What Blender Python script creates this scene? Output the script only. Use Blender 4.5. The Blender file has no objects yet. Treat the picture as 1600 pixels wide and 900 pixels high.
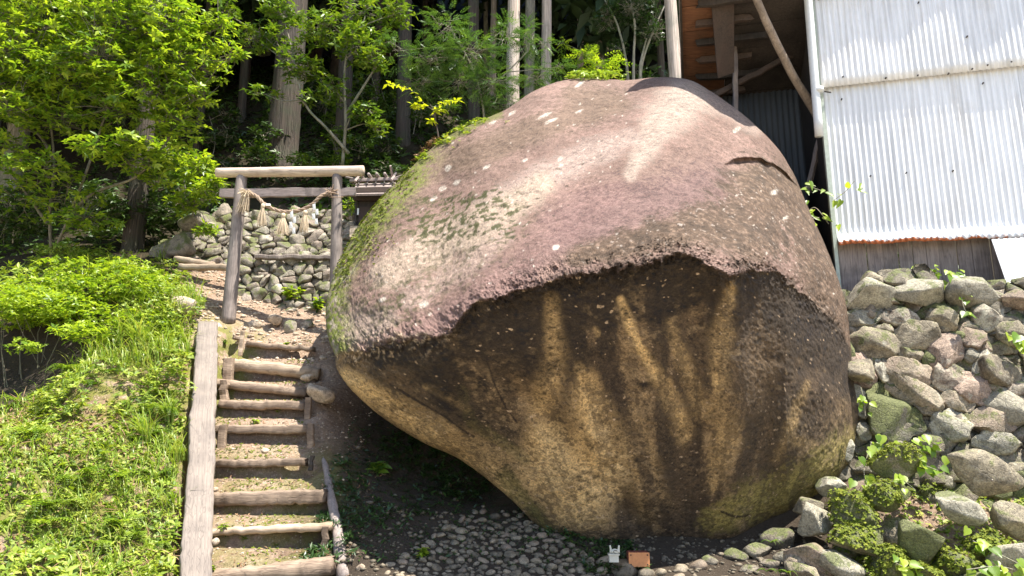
import bpy, math, random
import numpy as np
from mathutils import Vector, Matrix
R = math.radians
rng = np.random.default_rng(7)
random.seed(7)
scn = bpy.context.scene
col = scn.collection

# ------------------------------------------------------------------ camera, sky, sun, exposure
F = 1160.0; PITCH = R(12.0); CAMZ = 1.6
cd = bpy.data.cameras.new('camera'); cam = bpy.data.objects.new('camera', cd); col.objects.link(cam)
cd.sensor_width = 36.0; cd.lens = F / 1600 * 36; cd.clip_end = 2000; cd.clip_start = 0.05
cam.location = (0, 0, CAMZ); cam.rotation_euler = (R(90) + PITCH, 0, 0)
scn.camera = cam
SUNV = Vector((0.33, -0.20, 0.92)).normalized()
elev = math.asin(SUNV.z); azim = math.atan2(SUNV.x, SUNV.y)
w = bpy.data.worlds.new('World'); scn.world = w; w.use_nodes = True
wn = w.node_tree.nodes; wl = w.node_tree.links; wn.clear()
wo = wn.new('ShaderNodeOutputWorld'); bg = wn.new('ShaderNodeBackground'); sk = wn.new('ShaderNodeTexSky')
sk.sky_type = 'NISHITA'; sk.sun_disc = False; sk.sun_elevation = elev; sk.sun_rotation = azim
bg.inputs['Strength'].default_value = 0.115
wl.new(sk.outputs[0], bg.inputs[0]); wl.new(bg.outputs[0], wo.inputs[0])
sd = bpy.data.lights.new('sun', 'SUN'); sd.energy = 5.0; sd.angle = R(0.53); sd.color = (1.0, 0.94, 0.84)
so = bpy.data.objects.new('sun', sd); col.objects.link(so); so.location = (6, -8, 30)
so.rotation_euler = (-SUNV).to_track_quat('-Z', 'Y').to_euler()
scn.view_settings.view_transform = 'Standard'; scn.view_settings.look = 'None'
scn.view_settings.exposure = 1.4; scn.view_settings.gamma = 1.0
scn.render.engine = 'CYCLES'; scn.cycles.max_bounces = 8; scn.cycles.diffuse_bounces = 4
scn.cycles.transparent_max_bounces = 8; scn.cycles.use_denoising = True

def P(px, py, Y):
    """world point seen at pixel (px,py) of the 1600x900 photo, at world distance Y"""
    dx = px - 800.0; dy = 450.0 - py
    ry = F * math.cos(PITCH) - dy * math.sin(PITCH); rz = F * math.sin(PITCH) + dy * math.cos(PITCH)
    t = Y / ry
    return Vector((dx * t, Y, CAMZ + rz * t))
def PN(px, py, Y):
    dx = px - 800.0; dy = 450.0 - py
    ry = F * math.cos(PITCH) - dy * math.sin(PITCH); rz = F * math.sin(PITCH) + dy * math.cos(PITCH)
    t = Y / ry
    return np.stack([dx * t, Y + 0 * px, CAMZ + rz * t], -1)

# ------------------------------------------------------------------ noise
def _h(i, j, k, s):
    n = (i * 374761393 + j * 668265263 + k * 2147483647 + s * 1274126177) & 0xffffffff
    n = ((n ^ (n >> 13)) * 1274126177) & 0xffffffff
    n = n ^ (n >> 16)
    return (n & 0xffffff) / float(0xffffff)
def vnoise(p, s=0):
    p = np.asarray(p, float); f = np.floor(p); i = f.astype(np.int64); t = p - f; t = t * t * (3 - 2 * t)
    r = 0
    for a in (0, 1):
        wa = t[..., 0] if a else 1 - t[..., 0]
        for b in (0, 1):
            wb = t[..., 1] if b else 1 - t[..., 1]
            for c in (0, 1):
                wc = t[..., 2] if c else 1 - t[..., 2]
                r = r + wa * wb * wc * _h(i[..., 0] + a, i[..., 1] + b, i[..., 2] + c, s)
    return r * 2 - 1
def fbm(p, o=4, s=0, g=0.5):
    p = np.asarray(p, float); r = 0; a = 1; t = 0
    for k in range(o):
        r = r + a * vnoise(p * (2 ** k) + 17.3 * k, s + k); t += a; a *= g
    return r / t
def sstep(a, b, x):
    t = np.clip((x - a) / (b - a), 0, 1); return t * t * (3 - 2 * t)

# ------------------------------------------------------------------ object helpers
WLOC = {}
def tag(o, label=None, cat=None, group=None, kind=None):
    if label: o['label'] = label
    if cat: o['category'] = cat
    if group: o['group'] = group
    if kind: o['kind'] = kind
    return o
def meshdata(name, v, f, mat, smooth=False, attrs=None, colattr=None):
    v = np.asarray(v, np.float32).reshape(-1, 3)
    me = bpy.data.meshes.new(name)
    if isinstance(f, np.ndarray):
        k = f.shape[1]; n = len(f)
        me.vertices.add(len(v)); me.vertices.foreach_set('co', v.ravel())
        me.loops.add(n * k); me.loops.foreach_set('vertex_index', f.astype(np.int32).ravel())
        me.polygons.add(n); me.polygons.foreach_set('loop_start', np.arange(0, n * k, k, dtype=np.int32))
        me.polygons.foreach_set('loop_total', np.full(n, k, np.int32))
        me.update(calc_edges=True)
    else:
        me.from_pydata([tuple(map(float, q)) for q in v], [], [tuple(int(i) for i in q) for q in f]); me.update()
    for m in (mat if isinstance(mat, (list, tuple)) else [mat]): me.materials.append(m)
    if smooth: me.polygons.foreach_set('use_smooth', np.ones(len(me.polygons), bool))
    for an, av in (attrs or {}).items():
        a = me.attributes.new(an, 'FLOAT', 'POINT'); a.data.foreach_set('value', np.asarray(av, np.float32))
    if colattr is not None:
        a = me.attributes.new('rock_colour', 'FLOAT_COLOR', 'POINT')
        c = np.ones((len(v), 4), np.float32); c[:, :3] = colattr; a.data.foreach_set('color', c.ravel())
    return me
def obj(name, v, f, mat, parent=None, smooth=False, attrs=None, colattr=None, origin=None):
    v = np.asarray(v, np.float64).reshape(-1, 3)
    if parent is not None: wl_ = WLOC[parent.name]
    elif origin is not None: wl_ = np.array(origin, float)
    else:
        wl_ = np.array([(v[:, 0].min() + v[:, 0].max()) / 2, (v[:, 1].min() + v[:, 1].max()) / 2, v[:, 2].min()])
    me = meshdata(name, v - wl_, f, mat, smooth, attrs, colattr)
    o = bpy.data.objects.new(name, me); col.objects.link(o)
    if parent is not None: o.parent = parent
    else: o.location = wl_
    WLOC[o.name] = wl_
    return o
def empty(name, loc, label, cat, group=None):
    o = bpy.data.objects.new(name, None); col.objects.link(o); o.location = loc; o.empty_display_size = 0.1
    WLOC[o.name] = np.array(loc, float); return tag(o, label, cat, group)
def inst(name, me, loc, rot=(0, 0, 0), sc=(1, 1, 1), parent=None):
    o = bpy.data.objects.new(name, me); col.objects.link(o)
    l = np.array(loc, float)
    if parent is not None: o.parent = parent; l = l - WLOC[parent.name]
    o.location = l; o.rotation_euler = rot; o.scale = sc if hasattr(sc, '__len__') else (sc,) * 3
    WLOC[o.name] = np.array(loc, float)
    return o
def copy_tree(o, loc, rz=0, sc=1.0):
    c = o.copy(); col.objects.link(c); c.location = loc; c.rotation_euler = (0, 0, rz); c.scale = (sc,) * 3
    WLOC[c.name] = np.array(loc, float)
    for ch in [k for k in bpy.data.objects if k.parent == o]:
        d = ch.copy(); col.objects.link(d); d.parent = c
        for g in [k for k in bpy.data.objects if k.parent == ch]:
            e = g.copy(); col.objects.link(e); e.parent = d
    return c
class MB:
    def __init__(s): s.v = []; s.f = []; s.n = 0
    def add(s, v, f):
        v = np.asarray(v, float); s.v.append(v); s.f += [tuple(i + s.n for i in q) for q in f]; s.n += len(v); return s
    def box(s, c, d, M=None):
        v = np.array([[x, y, z] for z in (-.5, .5) for y in (-.5, .5) for x in (-.5, .5)]) * np.array(d)
        if M is not None: v = v @ np.array(M).T
        return s.add(v + np.array(c), [(0, 2, 3, 1), (4, 5, 7, 6), (0, 1, 5, 4), (2, 6, 7, 3), (0, 4, 6, 2), (1, 3, 7, 5)])
    def make(s, name, mat, parent=None, smooth=False, **k): return obj(name, np.concatenate(s.v), s.f, mat, parent, smooth, **k)
def frame_from(d, up=(0, 0, 1)):
    d = np.array(d, float); d = d / np.linalg.norm(d); u = np.array(up, float)
    if abs(d @ u) > 0.98: u = np.array([0, 1.0, 0])
    a = np.cross(u, d); a /= np.linalg.norm(a); b = np.cross(d, a)
    return a, b, d
def tube(pts, rad, seg=10, cap=True, nz=0.0, ns=6.0, seed=0, up=(0, 0, 1)):
    pts = np.array([list(p) for p in pts], float); n = len(pts)
    rad = np.array(rad if hasattr(rad, '__len__') else [rad] * n, float)
    V = []; prev = None
    for i in range(n):
        d = pts[min(i + 1, n - 1)] - pts[max(i - 1, 0)]
        d /= (np.linalg.norm(d) + 1e-9)
        if prev is None: a, b, _ = frame_from(d, up)
        else:
            a = prev - d * (prev @ d); a /= (np.linalg.norm(a) + 1e-9); b = np.cross(d, a)
        prev = a
        t = np.arange(seg) * 2 * math.pi / seg
        V.append(pts[i] + rad[i] * (np.cos(t)[:, None] * a + np.sin(t)[:, None] * b))
    V = np.array(V)
    if nz:
        c = pts[:, None, :]; V = c + (V - c) * (1 + nz * fbm(V * ns, 3, seed))[..., None]
    V = V.reshape(-1, 3); f = []
    for i in range(n - 1):
        for j in range(seg):
            k = (j + 1) % seg; f.append((i * seg + j, i * seg + k, (i + 1) * seg + k, (i + 1) * seg + j))
    if cap:
        f.append(tuple(range(seg - 1, -1, -1))); f.append(tuple((n - 1) * seg + j for j in range(seg)))
    return V, f
def resample(pts, n):
    pts = np.array([list(p) for p in pts], float); s = np.r_[0, np.cumsum(np.linalg.norm(np.diff(pts, axis=0), axis=1))]
    t = np.linspace(0, s[-1], n); return np.stack([np.interp(t, s, pts[:, k]) for k in range(3)], -1)
def smoothpath(pts, n):
    """Catmull-Rom through the points"""
    p = np.array([list(q) for q in pts], float); p = np.vstack([2 * p[0] - p[1], p, 2 * p[-1] - p[-2]])
    m = len(p) - 3; out = []
    for t in np.linspace(0, m - 1e-6, n):
        i = int(t); u = t - i; a, b, c, d = p[i:i + 4]
        out.append(.5 * (2 * b + (c - a) * u + (2 * a - 5 * b + 4 * c - d) * u * u + (3 * b - a - 3 * c + d) * u ** 3))
    return np.array(out)
def ico(sub):
    import bmesh
    bm = bmesh.new(); bmesh.ops.create_icosphere(bm, subdivisions=sub, radius=1.0)
    v = np.array([q.co[:] for q in bm.verts]); f = np.array([[q.index for q in p.verts] for p in bm.faces]); bm.free(); return v, f
ICO = {k: ico(k) for k in (1, 2, 3, 4)}
def rock(sub=3, seed=0, cuts=7, rough=0.06, cutd=(0.55, 0.85)):
    v, f = ICO[sub]; v = v.copy(); r = np.random.default_rng(seed)
    v *= (1 + 0.22 * fbm(v * 0.9 + seed * 3.1, 2, seed))[:, None]
    for _ in range(cuts):
        n = r.normal(size=3); n /= np.linalg.norm(n); d = r.uniform(*cutd); e = v @ n - d; v -= np.where(e > 0, e, 0)[:, None] * n * 0.93
    v *= (1 + rough * fbm(v * 4 + seed, 3, seed + 5))[:, None]
    return v, f

# ------------------------------------------------------------------ materials
def M_new(name):
    m = bpy.data.materials.new(name); m.use_nodes = True; nt = m.node_tree; nt.nodes.clear()
    o = nt.nodes.new('ShaderNodeOutputMaterial'); b = nt.nodes.new('ShaderNodeBsdfPrincipled'); nt.links.new(b.outputs[0], o.inputs[0])
    return m, nt, b, o
class NT:
    def __init__(s, nt): s.nt = nt; s.tc = None
    def n(s, t, **k):
        q = s.nt.nodes.new(t)
        for a, b in k.items(): setattr(q, a, b)
        return q
    def l(s, a, b): s.nt.links.new(a, b)
    def co(s, kind='Object', scale=(1, 1, 1), rot=(0, 0, 0)):
        if s.tc is None: s.tc = s.n('ShaderNodeTexCoord')
        m = s.n('ShaderNodeMapping'); m.inputs['Scale'].default_value = scale; m.inputs['Rotation'].default_value = rot
        s.l(s.tc.outputs[kind], m.inputs[0]); return m.outputs[0]
    def pos(s, scale=(1, 1, 1)):
        g = s.n('ShaderNodeNewGeometry'); m = s.n('ShaderNodeMapping'); m.inputs['Scale'].default_value = scale
        s.l(g.outputs['Position'], m.inputs[0]); return m.outputs[0]
    def noise(s, v, scale=5, detail=5, rough=.6, dist=0):
        q = s.n('ShaderNodeTexNoise'); q.inputs['Scale'].default_value = scale; q.inputs['Detail'].default_value = detail
        q.inputs['Roughness'].default_value = rough; q.inputs['Distortion'].default_value = dist; s.l(v, q.inputs['Vector']); return q.outputs['Fac']
    def vor(s, v, scale=5, feat='F1', out='Distance', rand=1.0):
        q = s.n('ShaderNodeTexVoronoi'); q.feature = feat; q.inputs['Scale'].default_value = scale
        q.inputs['Randomness'].default_value = rand; s.l(v, q.inputs['Vector']); return q.outputs[out]
    def ramp(s, x, stops):
        q = s.n('ShaderNodeValToRGB'); e = q.color_ramp.elements
        while len(e) < len(stops): e.new(0.5)
        for i, (p, c) in enumerate(stops): e[i].position = p; e[i].color = (*c, 1) if hasattr(c, '__len__') else (c, c, c, 1)
        s.l(x, q.inputs[0]); return q.outputs[0]
    def mix(s, a, b, f, mode='MIX'):
        q = s.n('ShaderNodeMix'); q.data_type = 'RGBA'; q.blend_type = mode; q.clamp_result = False
        for v, k in ((a, 6), (b, 7)):
            if hasattr(v, 'is_output'): s.l(v, q.inputs[k])
            else: q.inputs[k].default_value = (*v, 1) if hasattr(v, '__len__') else (v, v, v, 1)
        if hasattr(f, 'is_output'): s.l(f, q.inputs[0])
        else: q.inputs[0].default_value = f
        return q.outputs[2]
    def math(s, op, a, b=0.0, c=None):
        q = s.n('ShaderNodeMath'); q.operation = op
        for i, v in enumerate((a, b) if c is None else (a, b, c)):
            if hasattr(v, 'is_output'): s.l(v, q.inputs[i])
            else: q.inputs[i].default_value = v
        return q.outputs[0]
    def bump(s, h, dist=.01, st=1.0, normal=None):
        q = s.n('ShaderNodeBump'); q.inputs['Distance'].default_value = dist; q.inputs['Strength'].default_value = st; s.l(h, q.inputs['Height'])
        if normal is not None: s.l(normal, q.inputs['Normal'])
        return q.outputs[0]
    def attr(s, name, out='Fac'):
        q = s.n('ShaderNodeAttribute'); q.attribute_name = name; return q.outputs[out]
    def orand(s):
        q = s.n('ShaderNodeObjectInfo'); return q.outputs['Random']

def mat_leaf(name, stops, trans=0.45, rough=0.45, spec=0.5):
    m, nt, b, o = M_new(name); n = NT(nt)
    r = n.attr('rnd'); v = n.noise(n.pos(), 1.7, 2)
    x = n.math('ADD', n.math('MULTIPLY', r, .75), n.math('MULTIPLY', v, .35))
    c = n.ramp(x, stops)
    b.inputs['Roughness'].default_value = rough; b.inputs['Specular IOR Level'].default_value = spec
    n.l(c, b.inputs['Base Color'])
    t = n.n('ShaderNodeBsdfTranslucent'); n.l(n.mix(c, (1.0, 1.0, .35), 1.0, 'MULTIPLY'), t.inputs[0])
    mx = n.n('ShaderNodeMixShader'); mx.inputs[0].default_value = trans
    n.l(b.outputs[0], mx.inputs[1]); n.l(t.outputs[0], mx.inputs[2]); n.l(mx.outputs[0], o.inputs[0])
    return m
def mat_wood(name, c0, c1, scale=(30, 30, 2), bump=.004, weather=None, rough=.8):
    m, nt, b, o = M_new(name); n = NT(nt)
    q = n.co('Object', scale); a = n.noise(q, 1.0, 6, .65, .4); a2 = n.noise(n.co('Object', (1, 1, 1)), 3.0, 4)
    c = n.ramp(a, [(.3, c0), (.7, c1)])
    c = n.mix(c, weather or tuple(x * .6 for x in c0), n.ramp(a2, [(.45, 0.0), (.7, .8)]))
    cr = n.vor(n.co('Object', tuple(x * .7 for x in scale)), 1.0, 'DISTANCE_TO_EDGE'); crk = n.ramp(cr, [(0.0, .5), (.06, 1.0)])
    c = n.mix(c, crk, .6, 'MULTIPLY')
    r = n.math('ADD', n.math('MULTIPLY', n.orand(), .35), .82)
    c = n.mix(c, r, 1.0, 'MULTIPLY')
    n.l(c, b.inputs['Base Color']); b.inputs['Roughness'].default_value = rough
    n.l(n.bump(n.math('ADD', a, n.math('MULTIPLY', crk, .6)), bump), b.inputs['Normal']); return m
def mat_stone(name, stops, moss=.25, mosscol=(.085, .10, .025), bump=.012, amount=.85, lich=.25, scale=1.0):
    m, nt, b, o = M_new(name); n = NT(nt); p = n.pos()
    a = n.noise(p, 9 * scale, 8, .65); bb = n.noise(p, 60 * scale, 4, .7)
    rr = n.math('ADD', n.math('MULTIPLY', n.orand(), .8), n.math('MULTIPLY', a, .35))
    c = n.ramp(rr, stops)
    c = n.mix(c, n.ramp(a, [(.3, .35), (.6, 1.25)]), .9, 'MULTIPLY')
    c = n.mix(c, n.ramp(bb, [(.35, .5), (.65, 1.35)]), .85, 'MULTIPLY')
    li = n.ramp(n.noise(p, 7 * scale, 6, .75), [(.58, 0.0), (.66, 1.0)])
    c = n.mix(c, (.55, .55, .47), n.math('MULTIPLY', li, lich))
    g = n.n('ShaderNodeNewGeometry'); sx = n.n('ShaderNodeSeparateXYZ'); n.l(g.outputs['Normal'], sx.inputs[0])
    mo = n.ramp(n.math('ADD', n.noise(p, 4.5, 5, .7), n.math('MULTIPLY', sx.outputs[2], .12)), [(.62 - moss * .35, 0.0), (.70 - moss * .35, 1.0)])
    c = n.mix(c, n.mix(tuple(x * .5 for x in mosscol), tuple(x * 1.7 for x in mosscol), n.ramp(bb, [(.35, 0.0), (.65, 1.0)])), n.math('MULTIPLY', mo, .85 if moss > 0 else 0))
    n.l(c, b.inputs['Base Color']); b.inputs['Roughness'].default_value = amount
    cr = n.ramp(n.vor(p, 11 * scale, 'DISTANCE_TO_EDGE'), [(0.0, 0.0), (.05, 1.0)]); md2 = n.noise(p, 24 * scale, 6, .8)
    h = n.math('ADD', n.math('ADD', a, n.math('MULTIPLY', bb, .35)), n.math('ADD', n.math('MULTIPLY', cr, .25), n.math('MULTIPLY', md2, .9))); n.l(n.bump(h, bump * 1.5), b.inputs['Normal']); return m
def mat_plain(name, c, rough=.6, metal=0.0, nz=.15, sc=20):
    m, nt, b, o = M_new(name); n = NT(nt); a = n.noise(n.co('Object'), sc, 5)
    n.l(n.mix(c, n.ramp(a, [(.3, 1 - nz), (.7, 1 + nz)]), 1.0, 'MULTIPLY'), b.inputs['Base Color'])
    b.inputs['Roughness'].default_value = rough; b.inputs['Metallic'].default_value = metal; n.l(n.bump(a, .002), b.inputs['Normal']); return m
# ------------------------------------------------------------------ the scene's materials
LEAF = {}
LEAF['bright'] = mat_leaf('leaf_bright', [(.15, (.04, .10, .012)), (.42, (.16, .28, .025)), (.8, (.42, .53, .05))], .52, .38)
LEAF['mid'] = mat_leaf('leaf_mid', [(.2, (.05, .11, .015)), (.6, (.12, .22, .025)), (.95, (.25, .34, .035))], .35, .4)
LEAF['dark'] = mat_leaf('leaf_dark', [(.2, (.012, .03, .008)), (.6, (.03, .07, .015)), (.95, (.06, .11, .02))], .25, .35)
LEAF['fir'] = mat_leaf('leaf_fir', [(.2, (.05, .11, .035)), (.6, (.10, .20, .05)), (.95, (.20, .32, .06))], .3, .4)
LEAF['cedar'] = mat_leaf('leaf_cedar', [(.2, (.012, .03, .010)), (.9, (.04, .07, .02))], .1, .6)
LEAF['yellow'] = mat_leaf('leaf_yellow', [(.1, (.40, .46, .02)), (.9, (.64, .70, .04))], .45, .5)
LEAF['grass'] = mat_leaf('leaf_grass', [(.1, (.12, .22, .025)), (.6, (.30, .42, .05)), (1., (.52, .50, .20))], .4, .4)
LEAF['cover'] = mat_leaf('leaf_cover', [(.10, (.04, .09, .012)), (.4, (.16, .25, .025)), (.75, (.40, .48, .06)), (.95, (.38, .32, .13))], .38, .5)
LEAF['moss'] = mat_leaf('leaf_moss', [(.1, (.05, .07, .01)), (.5, (.13, .17, .02)), (.9, (.26, .28, .04))], .2, .8, .2)
LEAF['litter'] = mat_leaf('leaf_litter', [(.1, (.10, .06, .035)), (.5, (.22, .13, .07)), (.95, (.40, .27, .16))], .05, .8, .2)
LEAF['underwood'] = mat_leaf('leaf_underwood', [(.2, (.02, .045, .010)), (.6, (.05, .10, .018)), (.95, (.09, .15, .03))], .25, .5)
WOODG = mat_wood('wood_grey', (.15, .12, .11), (.31, .26, .23), (45, 45, 3), .003)
WOODB = mat_wood('wood_brown', (.16, .11, .078), (.37, .28, .20), (4, 40, 40), .004, (.09, .06, .04))
WOODP = mat_wood('wood_pale', (.30, .22, .15), (.52, .41, .30), (4, 40, 40), .003, (.24, .17, .11))
WOODH = mat_wood('wood_rail', (.20, .165, .14), (.30, .25, .21), (1.0, 55, 55), .003, (.15, .125, .11))
WOODD = mat_wood('wood_dark', (.025, .02, .016), (.065, .05, .04), (40, 40, 3), .003)
WOODO = mat_wood('wood_orange', (.10, .042, .02), (.20, .09, .04), (3, 30, 30), .003, (.10, .05, .025))
WOODN = mat_wood('wood_board', (.04, .027, .02), (.08, .055, .04), (40, 3, 40), .002, (.09, .055, .04))
BARKC = mat_wood('bark_cedar', (.035, .025, .018), (.105, .078, .056), (26, 26, .9), .03, (.05, .06, .03))
BARKL = mat_wood('bark_light', (.30, .23, .18), (.55, .46, .38), (28, 28, 1.0), .015, (.26, .24, .19))
BARKG = mat_wood('bark_grey', (.16, .14, .10), (.36, .33, .25), (20, 20, 4), .006, (.12, .15, .07))
STONEW = mat_stone('stone_wall', [(.15, (.17, .14, .10)), (.4, (.33, .285, .20)), (.52, (.29, .215, .165)), (.62, (.40, .37, .29)), (.85, (.36, .33, .25)), (1.0, (.22, .20, .155))], .12)
STONEM = mat_stone('stone_mossy', [(.15, (.16, .14, .10)), (.5, (.28, .25, .18)), (.9, (.33, .29, .21))], .75, bump=.015)
STONET = mat_stone('stone_terrace', [(.15, (.20, .17, .13)), (.5, (.34, .30, .24)), (.8, (.28, .22, .175)), (1.0, (.42, .38, .32))], .22, (.09, .11, .02), .008, .85, .4, 2.0)
STONEP = mat_stone('stone_pebble', [(.15, (.10, .08, .055)), (.5, (.19, .155, .105)), (.8, (.27, .22, .155)), (1.0, (.18, .13, .095))], 0.0, bump=.002, amount=.7, lich=.1, scale=2.0)
STONEL = mat_stone('stone_loose', [(.15, (.36, .27, .19)), (.9, (.55, .45, .34))], 0.0, bump=.006, lich=.2, scale=2.0)
STRAW = mat_plain('straw', (.50, .40, .28), .9, 0, .35, 90)
ROPEM = mat_plain('rope_fibre', (.29, .21, .15), .95, 0, .4, 120)
PAPER = mat_plain('paper', (.80, .80, .78), .7, 0, .03)

def soil_material():
    m, nt, b, o = M_new('soil'); n = NT(nt); p = n.pos()
    a = n.noise(p, 1.4, 6, .65); f = n.noise(p, 22, 7, .75); g = n.noise(p, 90, 4, .75)
    c = n.ramp(a, [(.3, (.22, .14, .095)), (.5, (.34, .24, .17)), (.7, (.44, .33, .25))])
    c = n.mix(c, n.ramp(f, [(.3, .45), (.7, 1.4)]), .85, 'MULTIPLY'); c = n.mix(c, n.ramp(g, [(.3, .55), (.7, 1.35)]), .8, 'MULTIPLY')
    chips = n.vor(p, 38, 'F1', 'Color'); chd = n.vor(p, 38)
    sp = n.n('ShaderNodeSeparateColor'); n.l(chips, sp.inputs[0])
    ck = n.math('MULTIPLY', n.math('GREATER_THAN', sp.outputs[0], .72), n.math('LESS_THAN', chd, .32))
    c = n.mix(c, (.50, .42, .33), n.math('MULTIPLY', ck, .75))
    amount = n.attr('painted_shade'); c = n.mix(c, n.mix((.020, .016, .011), (.075, .058, .042), f), amount)  # shade under boulder and in the hollow, mixed into the soil colour
    mo = n.math('MULTIPLY', n.attr('moss'), n.ramp(n.noise(p, 5, 5, .7), [(.40, 0.0), (.52, 1.0)]))
    c = n.mix(c, n.mix((.07, .09, .012), (.26, .28, .035), g), mo)
    fo = n.attr('forest'); c = n.mix(c, n.mix((.018, .014, .008), (.06, .048, .025), f), fo)
    gr = n.attr('road'); c = n.mix(c, n.mix((.34, .28, .20), (.50, .42, .31), f), gr)
    n.l(c, b.inputs['Base Color']); b.inputs['Roughness'].default_value = .95; b.inputs['Specular IOR Level'].default_value = .2
    n.l(n.bump(n.math('ADD', f, n.math('MULTIPLY', g, .5)), .03), b.inputs['Normal']); return m
SOIL = soil_material()
# ------------------------------------------------------------------ terrain
CTRL = [(600, 890, 6.9), (750, 890, 6.95), (900, 890, 7.05), (1050, 888, 7.1), (1200, 885, 7.2), (560, 800, 7.6), (700, 805, 7.8), (850, 835, 7.7),
        (1000, 862, 7.6), (1150, 858, 7.7), (560, 720, 8.4), (650, 742, 8.7), (740, 775, 8.6), (560, 640, 9.3), (600, 600, 10.0),
        (520, 560, 9.6), (500, 640, 8.75), (510, 520, 10.1), (500, 730, 8.0), (540, 850, 7.2),
        (1450, 893, 7.35), (1600, 893, 7.25), (1300, 880, 7.3),
        (150, 880, 6.6), (150, 700, 7.3), (150, 560, 8.4), (150, 440, 9.6), (0, 880, 6.2), (0, 700, 6.8), (40, 590, 9.0), (90, 640, 8.2), (-60, 590, 8.8), (20, 455, 9.9),
        (270, 880, 6.8), (275, 700, 8.0), (290, 560, 9.1), (290, 500, 9.7), (230, 600, 8.5), (230, 460, 10.0),
        (260, 500, 10.0), (300, 440, 10.9), (245, 410, 11.4), (340, 480, 10.3), (357, 500, 10.15), (440, 518, 10.3),
        (205, 392, 12.2), (80, 392, 12.2), (0, 400, 12.0), (440, 258, 15.0), (627, 222, 16.0), (370, 300, 15), (200, 330, 15), (60, 330, 15)]
cp = [list(P(*c)) for c in CTRL]
LOGS = [  # front-top edge left, right (px), depth, thickness px
    ((322, 893), (519, 872), 6.90, 30), ((326, 826), (515, 817), 7.28, 13), ((328, 770), (505, 765), 7.66, 22), ((333, 718), (478, 716), 8.06, 13),
    ((334, 663), (484, 664), 8.42, 14), ((343, 624), (476, 627), 8.76, 14), ((336, 590), (477, 606), 9.06, 15), ((352, 558), (497, 573), 9.36, 20),
    ((384, 533), (490, 541), 9.70, 8)]
for a, b_, Y, th in LOGS:
    q = P((a[0] + b_[0]) / 2, (a[1] + b_[1]) / 2, Y); cp.append([q.x, Y, q.z - .06])
cp += [[0, 0, 0], [-5, 0, -.4], [5, 0, .2], [0, 4, .12], [5, 4, .3], [-5, 3, -.4], [-15, 0, -2], [15, 0, .5], [0, -20, -.6], [-20, -20, -2], [20, -20, -.5],
       [-9, 8, .6], [-12, 6, -.5], [-9, 12, 3.6], [2, 11, 3.4], [4, 10.6, 3.6], [5.8, 9.4, 3.35], [4.3, 9.75, 3.4], [8, 9.2, 3.35], [7.2, 9.1, 3.35], [7.2, 6.8, .35], [8.3, 6.5, .35], [8, 12, 3.8], [4.5, 13, 4.0], [12, 8, 3.4], [12, 13, 4],
       [-.2, 11.2, 4.1], [-4.2, 11.45, 4.2], [-3.3, 11.5, 4.35], [-1.5, 11.5, 4.3], [-3.3, 12.7, 5.35], [-1.5, 12.7, 5.35], [.5, 13, 5.3], [-4.8, 12.6, 4.9],
       [3, 15, 5.5], [6, 16, 6], [10, 16, 6], [-12, 15, 5.5], [8.5, 5.0, .4]]
for Y in (20, 27, 36, 50):
    for X in (-40, -20, -8, 2, 12, 25, 45): cp.append([X, Y, 8.3 + (Y - 16) * .78 - (2.0 if X > 4 else 0)])
for X in (-60, 0, 60): cp.append([X, 90, 55]); cp.append([X, -60, -4])
cp = np.array(cp)
def _fit():
    d = np.hypot(cp[:, None, 0] - cp[None, :, 0], cp[:, None, 1] - cp[None, :, 1])
    n = len(cp); A = np.zeros((n + 3, n + 3)); A[:n, :n] = -d + np.eye(n) * .015
    A[:n, n] = 1; A[:n, n + 1:] = cp[:, :2]; A[n, :n] = 1; A[n + 1:, :n] = cp[:, :2].T
    return np.linalg.solve(A, np.r_[cp[:, 2], 0, 0, 0])
_w = _fit()
def base_z(x, y):
    x = np.asarray(x, float); y = np.asarray(y, float); sh = x.shape; x = x.ravel(); y = y.ravel(); r = np.zeros(len(x)); n = len(cp)
    for i in range(n): r -= _w[i] * np.hypot(x - cp[i, 0], y - cp[i, 1])
    return (r + _w[n] + _w[n + 1] * x + _w[n + 2] * y).reshape(sh)
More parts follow.
